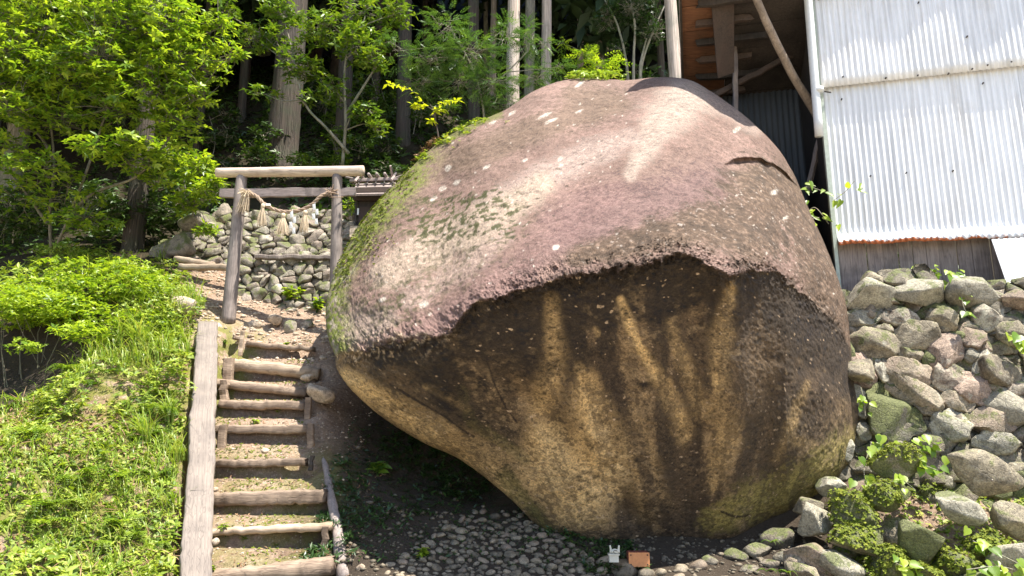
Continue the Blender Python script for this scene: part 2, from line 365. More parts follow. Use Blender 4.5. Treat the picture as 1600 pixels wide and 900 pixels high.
# stair corridor: treads between the logs
LG = []
for a, b_, Y, th in LOGS:
    A_ = P(a[0], a[1], Y + .04); B_ = P(b_[0], b_[1], Y - .04); h = (P(a[0], a[1], Y) - P(a[0], a[1] + th, Y)).z
    LG.append((A_, B_, Y, h))
_LY = np.array([g[2] for g in LG]); _LZ = np.array([(g[0].z + g[1].z) / 2 for g in LG]); _LH = np.array([max(g[3], .10) for g in LG])
_LXl = np.array([g[0].x for g in LG]); _LXr = np.array([g[1].x for g in LG])
def gz(x, y):
    x = np.asarray(x, float); y = np.asarray(y, float); z = base_z(x, y)
    xl = np.interp(y, _LY, _LXl) - .20; xr = np.interp(y, _LY, _LXr) + .02
    m = sstep(-.10, .0, x - xl) * sstep(-.30, .05, xr - x) * sstep(6.55, 6.85, y) * (1 - sstep(9.95, 10.1, y))
    st = np.full(x.shape, np.nan); n = len(LG)
    st = np.where(y < _LY[0] + .095, _LZ[0] - .02 - (_LY[0] - y) * .35 - .16, z)
    for i in range(n):
        y0 = _LY[i] + .095; y1 = (_LY[i + 1] + .095) if i + 1 < n else 10.1
        z0 = _LZ[i] - .015; z1 = (_LZ[i + 1] - _LH[i + 1] - .075) if i + 1 < n else P(440, 520, 10.1).z
        t = np.clip((y - y0) / (y1 - y0), 0, 1); s = z0 + (z1 - z0) * t ** .85
        if i + 1 < n: s = s - .045 * np.exp(-((t - .93) / .08) ** 2)
        st = np.where((y >= y0) & (y < y1), s, st)
    z = z * (1 - m) + st * m
    p = np.stack([x, y, z * 0], -1); near = sstep(3, 6, y)
    am = .025 * (1 - m) + .010 * m
    z = z + near * am * fbm(p * 4.0, 4, 3) + near * .006 * fbm(p * 25.0, 2, 9) + sstep(13, 20, y) * .12 * fbm(p * .4, 3, 4)
    return z
def gz1(x, y): return float(gz(np.array([x]), np.array([y]))[0])
def G(px, py, y0=5.5, y1=60):
    """first terrain point under pixel"""
    Y = np.r_[np.arange(y0, 14, .03), np.arange(14, y1, .3)]; q = PN(px + 0 * Y, py + 0 * Y, Y); d = q[:, 2] - gz(q[:, 0], q[:, 1])
    k = np.argmax(d < 0); return q[k] if d[k] < 0 else q[-1]
def _axis(a, b, s, lo, hi):
    c = list(np.arange(a, b, s)); st = s
    while c[-1] < hi: st *= 1.18; c.append(c[-1] + st)
    st = s
    while c[0] > lo: st *= 1.18; c.insert(0, c[0] - st)
    return np.array(c)
gx = _axis(-6.2, 6.6, .045, -150, 150); gy = _axis(6.0, 13.0, .035, -120, 160)
GX, GY = np.meshgrid(gx, gy); GZ = gz(GX, GY); nx, ny = len(gx), len(gy)
idx = np.arange(nx * ny).reshape(ny, nx)
gf = np.stack([idx[:-1, :-1], idx[:-1, 1:], idx[1:, 1:], idx[1:, :-1]], -1).reshape(-1, 4)
fx, fy = GX.ravel(), GY.ravel()
painted_shade = sstep(-2.35, -1.6, fx) * (1 - sstep(3.2, 4.2, fx)) * sstep(5.9, 6.5, fy) * (1 - sstep(10.0, 10.8, fy)) * .95  # mask that paints the boulder's shade into the soil
stairs_m = sstep(-3.6, -3.2, fx) * (1 - sstep(-1.9, -1.5, fx)) * (1 - sstep(8.0, 8.6, fy)) * .38
bank = (1 - sstep(-3.5, -3.2, fx)) * (1 - sstep(9.7, 10.4, fy)) * .8
forest = np.clip(sstep(12.6, 14.0, fy) + (1 - sstep(-5.6, -4.6, fx)) * sstep(10.3, 11.3, fy), 0, 1)
road = 1 - sstep(5.2, 6.6, fy)
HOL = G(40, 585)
hollow_m = 1 - sstep(.6, .95, np.hypot((fx - HOL[0]) * .75, fy - HOL[1])); painted_shade = np.maximum(painted_shade, hollow_m); painted_shade = np.maximum(painted_shade, hollow_m); bank = bank * (1 - hollow_m)  # hollow's shade painted as dark soil too, moss left out there
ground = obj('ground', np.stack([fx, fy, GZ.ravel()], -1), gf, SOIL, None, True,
             attrs=dict(painted_shade=painted_shade, moss=np.clip(stairs_m + bank, 0, 1), forest=forest, road=road), origin=(0, 0, 0))
ground['kind'] = 'structure'
# ------------------------------------------------------------------ the great boulder
OUT = [(525, 557), (513, 530), (509, 495), (511, 465), (522, 428), (545, 382), (575, 337), (615, 291), (658, 247), (700, 213), (745, 190), (790, 172),
       (830, 144), (868, 129), (905, 123), (945, 124), (985, 125), (1015, 122), (1050, 121), (1085, 128), (1132, 156), (1172, 188), (1212, 227), (1240, 272),
       (1262, 325), (1290, 385), (1310, 436), (1324, 485), (1330, 540), (1334, 590), (1345, 635), (1343, 690), (1328, 730), (1295, 765), (1250, 795),
       (1200, 826), (1140, 848), (1080, 856), (1000, 860), (930, 854), (872, 846), (835, 818), (803, 785), (765, 752), (715, 715), (660, 690), (605, 657), (565, 625), (540, 598), (526, 575)]
op = smoothpath([(a, b, 0) for a, b in OUT + OUT[:1]], 1600)[:-1]
BC = (930.0, 500.0)
th = np.arctan2(op[:, 1] - BC[1], op[:, 0] - BC[0]); rr = np.hypot(op[:, 0] - BC[0], op[:, 1] - BC[1])
o_ = np.argsort(th); th = th[o_]; rr = rr[o_]
th = np.r_[th - 2 * math.pi, th, th + 2 * math.pi]; rr = np.r_[rr, rr, rr]
NTH, NF, NB = 1150, 400, 40
T = np.linspace(-math.pi, math.pi, NTH, endpoint=False); RT = np.interp(T, th, rr)
phi = np.r_[np.linspace(0, 1, NF + 1)[1:] * math.pi / 2, math.pi / 2 + np.linspace(0, 1, NB + 1)[1:] * math.pi / 2 * .985]
PH, TT = np.meshgrid(phi, T, indexing='ij'); S = np.sin(PH); RR = RT[None, :] * S
# denser rings in the middle: use s itself there
PX = BC[0] + RR * np.cos(TT); PY = BC[1] + RR * np.sin(TT)
LX = [500, 527, 560, 600, 640, 690, 706, 722, 750, 800, 860, 900, 940, 1000, 1060, 1100, 1140, 1180, 1215, 1250, 1290, 1320, 1350]
LYv = [562, 557, 545, 532, 526, 532, 515, 492, 470, 455, 434, 432, 420, 410, 398, 404, 432, 412, 424, 452, 484, 520, 620]
q2 = np.stack([PX * .02, PY * 0, PX * 0], -1)
Ls = np.interp(PX, LX, LYv); Ls = (Ls + np.interp(PX + 12, LX, LYv) + np.interp(PX - 12, LX, LYv)) / 3
Lp = Ls + (9 * fbm(q2 * 1.4, 2, 41) + 13 * fbm(np.stack([PX * .12, PY * .09, 0 * PX], -1), 5, 44, .7)) * np.exp(-((Ls - PY) / 34) ** 2)
Dl = np.interp(PX, [500, 527, 600, 700, 760, 850, 940, 1100, 1160, 1230, 1300, 1350], [7.95, 7.7, 7.05, 6.55, 6.37, 6.22, 6.15, 6.08, 6.15, 6.42, 7.05, 7.7])
t = Lp - PY; up = np.clip(t, 0, None); dn = np.clip(-t, 0, None)
soft = np.interp(PX, [500, 1150, 1230, 1350], [1, 1, .7, .35])
Dint = Dl + .0066 * up + 5.5e-6 * up ** 2 + np.interp(PX, [520, 640, 760, 1000, 1200, 1350], [.0050, .0043, .0039, .0035, .0032, .0016]) * dn + .11 * soft * (1 - np.exp(-dn / 26))
Dint = Dint - .10 * soft * np.exp(-up / 40) + .10 * soft * np.exp(-up / 9) * 0
# brow swelling in the middle, and the hollow under the small lip on the right shoulder
Dint -= .22 * np.exp(-((PX - 1130) / 90) ** 2 - ((PY - 395) / 55) ** 2)
Dint -= .20 * np.exp(-((PX - 1040 + (PY - 150) * .35) / 55) ** 2 - ((PY - 200) / 110) ** 2)
Dint += .16 * np.exp(-((PX - 930 + (PY - 150) * .4) / 60) ** 2 - ((PY - 200) / 130) ** 2)
lipx = np.array([1128, 1147, 1178, 1205, 1228, 1246]); lipy = np.array([262, 250, 246, 254, 269, 292])
ly_ = np.interp(PX, lipx, lipy) + 3 * fbm(q2 * 5, 2, 77); below = PY - ly_
lipm = sstep(1122, 1160, PX) * (1 - sstep(1232, 1262, PX))
Dint += .17 * lipm * sstep(-2, 4, below) * np.exp(-np.clip(below, 0, None) / 55) - .05 * lipm * np.exp(-np.clip(-below, 0, None) / 20) * (below < 0)
# vertical flutes low on the face, undercut strip along the lower left
Dint += .10 * np.exp(-((PX - 850 - (PY - 650) * .9) / 30) ** 2) * sstep(560, 640, PY) * (dn > 0)
Dint += .07 * np.exp(-((PX - 1085) / 35) ** 2) * sstep(430, 520, PY)
Dsil = np.interp(TT, np.radians([-180, -172, -160, -135, -110, -90, -60, -30, 0, 20, 40, 60, 90, 110, 130, 150, 165, 172, 180]),
                 [8.8, 8.95, 9.2, 9.6, 9.9, 10.1, 10.0, 9.6, 9.0, 8.7, 8.5, 8.1, 7.75, 7.95, 8.2, 8.2, 8.0, 8.2, 8.8])
edge = np.abs(np.cos(PH))
front = PH <= math.pi / 2 + 1e-9
D = np.where(front, Dsil + (Dint - Dsil) * edge ** .42, Dsil + (11.9 - Dsil) * edge ** .8)
BV = PN(PX, PY, D)
n_ = len(phi)
def grid_normals(V):
    du = np.roll(V, -1, 1) - np.roll(V, 1, 1); dv = np.gradient(V, axis=0); n = np.cross(du, dv); n /= (np.linalg.norm(n, axis=-1, keepdims=True) + 1e-9)
    c = V.mean((0, 1)); s = np.sign(((V - c) * n).sum(-1).mean()); return n * s
NN = grid_normals(BV)
low = sstep(-6, 10, -t)      # below the ledge
rough_edge = np.exp(-(t / 22) ** 2)
lf = sstep(760, 600, PX)
disp = .05 * fbm(BV * 1.1, 3, 11) + (.022 - .014 * low) * fbm(BV * 4.5, 3, 12) + (.006 + .016 * rough_edge + .002 * low + .006 * lf) * fbm(BV * 30, 3, 13)
disp += (.006 + .012 * rough_edge) * np.abs(fbm(BV * 9, 3, 14)) * -1
disp *= np.where(front, 1, .5) * np.clip(edge * 3, .35, 1)
BV = BV + NN * disp[..., None]
# rock colour: stains, lichens, moss and darker tones
def stroke(pts, wd, soft=.6):
    soft = soft * .75
    pts = np.array(pts, float); m = np.full(PX.shape, 1e9); wds = np.array(wd if hasattr(wd, '__len__') else [wd] * len(pts), float); W_ = np.ones(PX.shape)
    for i in range(len(pts) - 1):
        a, b = pts[i], pts[i + 1]; ab = b - a; u = np.clip(((PX - a[0]) * ab[0] + (PY - a[1]) * ab[1]) / (ab @ ab), 0, 1)
        d = np.hypot(PX - a[0] - ab[0] * u, PY - a[1] - ab[1] * u); ww = wds[i] + (wds[i + 1] - wds[i]) * u; r = d / ww
        W_ = np.where(r < m, ww, W_); m = np.minimum(m, r)
    return 1 - sstep(1 - soft, 1 + soft, m + .55 * n_mid + .5 * n_hi + .28 * n_vhi)
def blob(cx, cy, rx, ry, soft=.5, ang=0):
    c, s = math.cos(R(ang)), math.sin(R(ang)); u = ((PX - cx) * c + (PY - cy) * s) / rx; v = (-(PX - cx) * s + (PY - cy) * c) / ry
    return 1 - sstep(1 - soft, 1 + soft, np.hypot(u, v) + .5 * n_mid + .4 * n_hi + .2 * n_vhi)
n_low = fbm(BV * 1.6, 4, 21); n_mid = fbm(BV * 7, 4, 22); n_hi = fbm(BV * 26, 3, 23); n_vhi = vnoise(BV * 75, 24)
A3 = lambda *c: np.array(c, float)
def lay(C, c, m): return C * (1 - m[..., None]) + A3(*c) * m[..., None]
# sunlit crown
TOP = lay(np.broadcast_to(A3(.235, .160, .130), PX.shape + (3,)).copy(), (.30, .205, .17), sstep(-.2, .35, n_low))
TOP = lay(TOP, (.19, .12, .115), .7 * stroke([(900, 360), (1000, 330), (1120, 300)], 45))
TOP = lay(TOP, (.20, .145, .10), .7 * stroke([(900, 150), (960, 160), (840, 200), (720, 250)], 22))
TOP = lay(TOP, (.19, .125, .10), .6 * stroke([(1180, 190), (1220, 240)], 30))
TOP = lay(TOP, (.46, .385, .32), .8 * stroke([(1075, 150), (1035, 185), (1005, 235), (985, 275)], [34, 32, 20, 10]))
TOP = lay(TOP, (.40, .335, .285), .6 * stroke([(1075, 150), (1130, 165), (1180, 200)], [26, 20, 14]))
TOP = lay(TOP, (.46, .37, .32), .75 * stroke([(985, 215), (930, 240), (850, 275), (760, 330)], [16, 22, 22, 20]))
TOP = lay(TOP, (.50, .41, .32), .9 * stroke([(600, 430), (680, 385), (760, 345), (850, 290)], [24, 34, 28, 18]))
TOP = lay(TOP, (.46, .36, .30), .7 * stroke([(640, 470), (720, 420), (790, 370)], [14, 20, 12]))
TOP = lay(TOP, (.26, .165, .15), .65 * stroke([(650, 520), (780, 440), (900, 330), (960, 300)], [20, 30, 34, 20]))
TOP = lay(TOP, (.40, .33, .27), .7 * stroke([(515, 440), (520, 520), (600, 500)], [24, 30, 20]))
sp_ = sstep(.02, .30, n_hi + .25 * n_vhi)
brown = np.clip(stroke([(900, 400), (1000, 375), (1100, 350), (1190, 370)], [18, 26, 34, 40]) + 1.3 * blob(1195, 300, 66, 50) + stroke([(1240, 300), (1270, 380), (1300, 460), (1325, 600)], [20, 40, 48, 30]), 0, 1)
TOP = lay(TOP, (.125, .085, .052), .9 * brown); TOP = lay(TOP, (.30, .22, .16), .55 * brown * sstep(.1, .4, n_hi)); TOP = lay(TOP, (.08, .055, .035), .7 * brown * sstep(.1, .35, -n_mid))
TOP = lay(TOP, (.55, .50, .44), brown * sstep(.50, .62, fbm(BV * 30, 2, 31)) * .8)
# moss in dots and along the left shoulder
ms = fbm(BV * 16, 2, 32) * .75 + n_vhi * .18
mossA = np.clip(blob(710, 335, 60, 32, .6, -10) + blob(775, 335, 42, 34, .6) + .65 * blob(640, 350, 60, 40, .6) + .5 * blob(700, 420, 110, 40, .7, -30) + .45 * blob(590, 500, 70, 60, .6), 0, 1)
md = mossA * sstep(.08 - .12 * mossA, .22 - .12 * mossA, ms)
TOP = lay(TOP, (.060, .072, .012), md * .92)
shoulder = (1 - sstep(16, 46, np.abs((RT[None, :] - RR)) + 14 * n_mid)) * sstep(720, 640, PX) * sstep(600, 545, PY)
TOP = lay(TOP, (.17, .21, .03), shoulder * sstep(-.4, .05, n_hi)); TOP = lay(TOP, (.40, .36, .28), shoulder * sstep(.05, .35, fbm(BV * 11, 3, 35)) * sstep(340, 480, PY))
TOP = lay(TOP, (.16, .18, .04), .8 * stroke([(690, 222), (740, 195), (780, 178)], 6))
# pits and pale lichens
pit = sstep(.50, .60, fbm(BV * 19, 2, 33) + .12 * n_vhi) * np.clip(blob(830, 300, 130, 60, .6, -30) + blob(700, 420, 150, 60, .6, -30), 0, 1)
TOP = lay(TOP, (.07, .055, .03), pit * .9)
pr = np.random.default_rng(5); lich = np.zeros(PX.shape)
L_ = [(868, 384, 8, 5), (662, 477, 11, 6), (600, 470, 7, 4), (712, 284, 7, 4), (700, 262, 8, 4), (690, 293, 8, 4), (676, 310, 9, 4), (760, 262, 8, 4), (800, 178, 9, 3), (770, 192, 8, 3), (850, 182, 16, 3),
      (862, 190, 14, 3), (905, 171, 9, 2.5), (905, 130, 10, 3), (1150, 205, 8, 4), (1210, 300, 10, 5), (1228, 340, 6, 3), (820, 250, 6, 3), (877, 258, 5, 3), (875, 248, 6, 3)]
for _ in range(120):
    x = pr.uniform(600, 980); y = 520 - (x - 520) * .72 + pr.normal() * 62
    L_.append((x, y, pr.uniform(1., 3.8), pr.uniform(.8, 1.8)))
for _ in range(50): L_.append((pr.uniform(1130, 1320), pr.uniform(260, 460), pr.uniform(1., 3), pr.uniform(.8, 1.8)))
for (x, y, a, b) in L_:
    a *= .8; b *= .8
    k = (np.abs(PX - x) < 30) & (np.abs(PY - y) < 30)
    if k.any():
        u = (PX[k] - x) * .86 - (PY[k] - y) * .5; v = (PX[k] - x) * .5 + (PY[k] - y) * .86
        lich[k] = np.maximum(lich[k], 1 - sstep(.75, 1.2, np.hypot(u / a, v / b) + .7 * n_hi[k]))
TOP = lay(TOP, (.66, .62, .54), lich * (.5 + .45 * sstep(-.3, .3, n_hi + n_vhi)))
TOP = (TOP * A3(.70, .655, .635)) * np.clip(1 + .5 * n_hi + .35 * n_vhi + .15 * n_mid, .3, 2)[..., None]
# overhanging face: darkest just below the ledge, ochre runs converging towards the foot
ang = np.arctan2(PX - 1060, 1250 - PY); fan = fbm(np.stack([ang * 26, PY * .006, 0 * PX], -1), 4, 51); fan2 = fbm(np.stack([ang * 70, PY * .012, 0 * PX], -1), 3, 52)
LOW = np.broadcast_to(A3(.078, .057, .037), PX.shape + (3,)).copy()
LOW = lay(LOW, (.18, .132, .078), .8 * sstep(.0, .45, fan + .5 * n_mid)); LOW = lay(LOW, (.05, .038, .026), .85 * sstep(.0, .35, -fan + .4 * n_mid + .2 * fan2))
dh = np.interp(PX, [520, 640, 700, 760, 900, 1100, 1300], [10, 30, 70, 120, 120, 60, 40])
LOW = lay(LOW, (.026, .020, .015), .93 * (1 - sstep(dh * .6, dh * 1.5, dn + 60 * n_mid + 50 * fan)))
OC = (.50, .37, .19)
for pts, wd, a in [([(862, 470), (868, 560), (850, 640)], [12, 20, 22], .55), ([(970, 468), (985, 510), (1005, 552)], [6, 8, 6], .9), ([(1005, 552), (1040, 605), (1072, 680)], [7, 13, 16], .7),
                   ([(1045, 505), (1070, 570), (1095, 640)], [8, 12, 14], .45), ([(1142, 450), (1130, 520), (1126, 590)], [12, 20, 14], .75), ([(1126, 590), (1135, 680), (1110, 760)], [14, 24, 14], .55),
                   ([(1262, 600), (1246, 640), (1238, 668)], [6, 9, 7], .9), ([(1263, 545), (1257, 570)], 7, .5), ([(1238, 660), (1215, 720)], 10, .35), ([(1245, 690), (1268, 700)], 11, .4),
                   ([(915, 600), (930, 700), (900, 780)], [20, 55, 50], .85), ([(845, 690), (870, 740), (900, 770)], [26, 45, 40], .85), ([(985, 640), (1000, 720), (1020, 790)], [10, 22, 24], .7),
                   ([(540, 585), (600, 630), (680, 680), (760, 735), (810, 780)], [10, 22, 22, 24, 20], .8), ([(665, 605), (700, 622), (730, 640)], [5, 6, 5], .95), ([(690, 660), (760, 700), (840, 760)], [8, 14, 16], .5),
                   ([(930, 515), (934, 522)], 5, .8), ([(905, 575), (912, 600)], 8, .5)]:
    LOW = lay(LOW, OC, min(1, a * 1.15) * stroke(pts, wd, .9) * (.5 + .5 * sstep(-.35, .25, n_mid + .8 * fan + .4 * n_hi)))
LOW = lay(LOW, (.60, .47, .27), .8 * stroke([(930, 650), (955, 700), (960, 760)], [16, 26, 20]) * sstep(-.3, .2, n_mid)); LOW = lay(LOW, (.52, .41, .23), .5 * stroke([(860, 680), (870, 740)], 22))
LOW = lay(LOW, (.045, .033, .024), .85 * stroke([(945, 560), (985, 650), (1010, 740), (1040, 830)], [16, 14, 14, 18], .8)); LOW = lay(LOW, (.045, .033, .024), .75 * stroke([(1085, 690), (1100, 760), (1090, 820)], [12, 10, 12], .8))
LOW = lay(LOW, (.05, .038, .026), .8 * stroke([(700, 560), (760, 640), (800, 690)], [26, 22, 12], .8)); LOW = lay(LOW, (.04, .03, .02), .8 * sstep(0, 1, stroke([(870, 840), (960, 845), (1060, 850)], [14, 18, 12])))
LOW = lay(LOW, (.24, .21, .07), .8 * stroke([(1335, 690), (1290, 730), (1235, 765), (1170, 790), (1110, 815)], [24, 30, 30, 30, 18])); LOW = lay(LOW, (.10, .11, .03), .5 * stroke([(790, 750), (830, 800), (860, 835)], [14, 14, 14]))
LOW = lay(LOW, (.16, .15, .05), .5 * stroke([(720, 610), (735, 660), (820, 720)], 8) * .6)
LOW = lay(LOW, (.055, .037, .022), .8 * blob(1230, 500, 95, 120)); LOW = lay(LOW, (.15, .11, .07), .6 * stroke([(1215, 470), (1195, 540), (1170, 620)], [30, 34, 30])); LOW = lay(LOW, (.024, .018, .013), .65 * sstep(.05, .17, .6 * n_hi + .5 * fan2 + .35 * n_mid)); LOW = lay(LOW, (.30, .23, .14), .28 * sstep(.16, .26, .7 * fbm(BV * 14, 4, 63) + .4 * fan))  # right flank coloured darker to offset the sky light it catches
for pts in ([(1168, 462), (1178, 478), (1196, 486), (1206, 500)], [(1128, 800), (1150, 808), (1172, 806)], [(760, 560), (772, 600), (790, 640), (806, 662)], [(1295, 560), (1306, 575), (1302, 600)], [(610, 600), (660, 632), (700, 655), (740, 684)]): LOW = lay(LOW, (.02, .014, .01), .9 * stroke(pts, 1.8, .9))
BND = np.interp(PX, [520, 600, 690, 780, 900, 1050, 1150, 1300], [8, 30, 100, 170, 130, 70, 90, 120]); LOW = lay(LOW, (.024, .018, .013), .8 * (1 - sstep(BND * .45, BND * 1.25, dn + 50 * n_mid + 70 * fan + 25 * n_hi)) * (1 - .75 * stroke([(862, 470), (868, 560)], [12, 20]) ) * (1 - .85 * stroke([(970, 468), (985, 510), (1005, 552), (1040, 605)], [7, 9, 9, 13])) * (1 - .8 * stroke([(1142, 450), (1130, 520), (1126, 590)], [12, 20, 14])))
LOW = lay(LOW, (.33, .26, .19), .9 * sstep(.56, .70, fbm(BV * 24, 2, 61) + .15 * n_vhi)); LOW = lay(LOW, (.42, .35, .27), .8 * lf * rough_edge * sstep(.1, .4, n_hi))
LOW = LOW * np.clip(1 + .8 * n_hi + .5 * n_vhi + .5 * n_mid + .25 * fan2, .2, 2.4)[..., None] * A3(1.18, 1.08, .95)
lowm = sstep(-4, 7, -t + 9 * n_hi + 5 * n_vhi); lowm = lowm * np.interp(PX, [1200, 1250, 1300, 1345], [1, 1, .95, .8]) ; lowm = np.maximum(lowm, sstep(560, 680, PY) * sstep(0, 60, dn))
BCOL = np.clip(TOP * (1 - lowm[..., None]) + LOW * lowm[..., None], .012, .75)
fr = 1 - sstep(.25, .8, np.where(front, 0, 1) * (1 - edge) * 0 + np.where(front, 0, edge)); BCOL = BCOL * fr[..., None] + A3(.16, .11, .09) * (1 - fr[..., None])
BVf = np.concatenate([BV.reshape(-1, 3), PN(np.array([BC[0]]), np.array([BC[1]]), np.array([float(D[0].mean())])), BV[-1].mean(0)[None]]); nv = n_ * NTH
ii = np.arange(n_ * NTH).reshape(n_, NTH); jn = np.roll(ii, -1, 1)
bf = np.stack([ii[:-1], ii[1:], jn[1:], jn[:-1]], -1).reshape(-1, 4)
BVf[nv] = BV[0].mean(0)
capf = np.stack([np.full(NTH, nv), ii[0], jn[0], jn[0]], -1); capb = np.stack([np.full(NTH, nv + 1), jn[-1], ii[-1], ii[-1]], -1)
# caps as triangles: built through a triangle list
tri = np.concatenate([bf[:, [0, 1, 2]], bf[:, [0, 2, 3]], capf[:, :3], capb[:, :3]])
bc = np.concatenate([BCOL.reshape(-1, 3), BCOL[0].mean(0)[None], BCOL[-1].mean(0)[None]])
m, nt, b, o = M_new('boulder_rock'); n = NT(nt); p = n.pos()
base = n.attr('rock_colour', 'Color')
g1 = n.noise(p, 70, 5, .8); g2 = n.noise(p, 150, 3, .9); g3 = n.vor(p, 55)
c = n.mix(base, n.ramp(g1, [(.32, .42), (.68, 1.7)]), .8, 'MULTIPLY'); c = n.mix(c, n.ramp(g2, [(.32, .5), (.68, 1.6)]), .8, 'MULTIPLY')
n.l(c, b.inputs['Base Color']); b.inputs['Roughness'].default_value = .78; b.inputs['Specular IOR Level'].default_value = .35
h = n.math('ADD', g1, n.math('MULTIPLY', g2, .5)); n.l(n.bump(h, .018, .9), b.inputs['Normal'])
ROCKM = m
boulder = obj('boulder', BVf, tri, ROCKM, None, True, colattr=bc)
tag(boulder, 'giant rounded boulder with pinkish mossy crown and dark ochre-streaked overhang beside the steps', 'boulder')
def boulder_at(px, py):
    k = np.argmin((PX - px) ** 2 + (PY - py) ** 2 + np.where(front, 0, 1e9)); return BV.reshape(-1, 3)[k].copy(), NN.reshape(-1, 3)[k].copy()
# ------------------------------------------------------------------ steps of logs, rails
def beam(A, B, w, h, seed=0, nseg=14, rag=.012, round_=.35, seg=14, lump=.16):
    """weathered squared or round timber from A to B: superellipse section, ragged ends"""
    A = np.array(A, float); B = np.array(B, float); d = B - A; L = np.linalg.norm(d); a, b, d = frame_from(d)
    t = np.arange(seg) * 2 * math.pi / seg + math.pi / seg; e = round_
    cx = np.sign(np.cos(t)) * np.abs(np.cos(t)) ** e * w / 2; cz = np.sign(np.sin(t)) * np.abs(np.sin(t)) ** e * h / 2
    r = np.random.default_rng(seed); V = []; s = np.linspace(0, 1, nseg)
    for i, u in enumerate(s):
        c = A + d * L * u + a * .006 * r.normal() + b * .006 * r.normal()
        k = 1 - .05 * (abs(2 * u - 1) ** 6)
        V.append(c + k * (cx[:, None] * a + cz[:, None] * b))
    V = np.array(V); ax = (V - A) @ d
    q = np.stack([(V @ a) * 16, (V @ b) * 16, ax * 2.0 + seed * 5], -1)
    V = V + (V - (A + ax[..., None] * d)) * (lump * fbm(q, 3, seed))[..., None]
    V[0] += d * (r.uniform(-rag, rag, seg))[:, None]; V[-1] += d * (r.uniform(-rag, rag, seg))[:, None]
    V = V.reshape(-1, 3); f = [(i * seg + j, i * seg + (j + 1) % seg, (i + 1) * seg + (j + 1) % seg, (i + 1) * seg + j) for i in range(nseg - 1) for j in range(seg)]
    f += [tuple(range(seg - 1, -1, -1)), tuple((nseg - 1) * seg + j for j in range(seg))]
    return V, f
LOGSPEC = [  # material, width m, roundness, label, stakes [(px, top y, bottom y, width px)]
    (WOODB, .24, .6, 'broad weathered log across the bottom of the stairway at the photo edge', []),
    (WOODP, .16, .7, 'pale round log step just above the bottommost one, half in boulder shadow', [(508, 823, 845, 10)]),
    (WOODB, .13, .4, 'thick rough timber step with a split along its lower edge', []),
    (WOODB, .11, .5, 'thin brown log step with a broken left end, above a mossy tread', []),
    (WOODB, .12, .4, 'brown timber step held by a short stake near each end', [(348, 664, 690, 12), (485, 662, 692, 11)]),
    (WOODB, .15, .5, 'flat-topped timber step beside the tilted slab rock', [(481, 621, 652, 10)]),
    (WOODB, .15, .7, 'slanting split log step whose right end abuts the tilted slab rock', [(351, 594, 612, 13)]),
    (WOODP, .20, .8, 'palest and stoutest round log of the stairway, sloping down to the right', [(357, 560, 588, 16)]),
    (WOODB, .10, .6, 'thin topmost log step nearest the wooden gate', [])]
for i, ((a, b_, Y, thp), (mt, wd, ro, lab, stk)) in enumerate(zip(LOGS, LOGSPEC)):
    A_ = P(a[0], a[1], Y + .05); B_ = P(b_[0], b_[1], Y - .05); h = (P(a[0], a[1], Y) - P(a[0], a[1] + thp, Y)).z
    off = Vector((0, wd / 2, -h / 2))
    t_ = empty('log_step', tuple((A_ + B_) / 2 + Vector((0, 0, -h))), lab, 'log step', 'log steps of the stairway')
    v, f = beam(A_ + off, B_ + off, wd, h, 30 + i, 26, .02, ro, 18)
    o = obj('log', v, f, mt, t_, True)
    for (sx, s0, s1, sw) in stk:
        Ys = Y - .035; T_ = P(sx, s0, Ys); Bt = P(sx, s1, Ys); wm = sw / 1160 * Y
        v, f = beam(Bt - Vector((0, 0, .15)), T_, wm, wm * .8, 60 + i + sx, 6, .004, .5, 10); obj('stake', v, f, WOODB, t_, False)
v, f = beam(P(364, 527, 9.75), P(375, 529, 9.8), .08, .06, 91, 6, .01, .7); tag(obj('log', v, f, WOODB), 'short reddish log stub left of the upright peg near the topmost step', 'log')
v, f = beam(P(377, 556, 9.62), P(379, 518, 9.62), .055, .05, 92, 7, .004, .4); tag(obj('peg', v, f, WOODP), 'pale upright wooden peg between the two highest log steps', 'peg')
v, f = beam(P(484, 735, 8.02), P(487, 712, 8.02), .05, .05, 93, 6, .004, .4); tag(obj('peg', v, f, WOODD), 'dark upright peg at the shaded right end of the broken log step', 'peg')
A_ = P(324, 512, 9.62); B_ = P(305, 905, 6.72); dd = (B_ - A_).normalized()
v, f = beam(np.array(A_), np.array(B_ + dd * .35), .255, .20, 94, 60, .012, .22, 28, .05)
ro_ = obj('rail_beam', v, f, WOODH, None, True); q_ = (B_ - A_).to_track_quat('X', 'Z'); mm = q_.to_matrix().inverted().to_4x4(); ro_.data.transform(mm); ro_.rotation_euler = q_.to_euler()
tag(ro_, 'long squared grey timber lying down the left edge of the log steps', 'timber')
pth = [P(505, 716, 8.2), P(512, 745, 7.98), P(517, 775, 7.75), P(524, 810, 7.5), P(530, 850, 7.25), P(538, 905, 6.95)]
v, f = tube(smoothpath(pth, 30), np.interp(np.linspace(0, 1, 30), [0, .1, .5, 1], [.018, .035, .052, .062]), 12, True, .35, 9, 5)
tag(obj('rail_pole', v, f, WOODG, None, True), 'thin crooked silver-grey pole lying along the shaded right edge of the steps', 'pole')

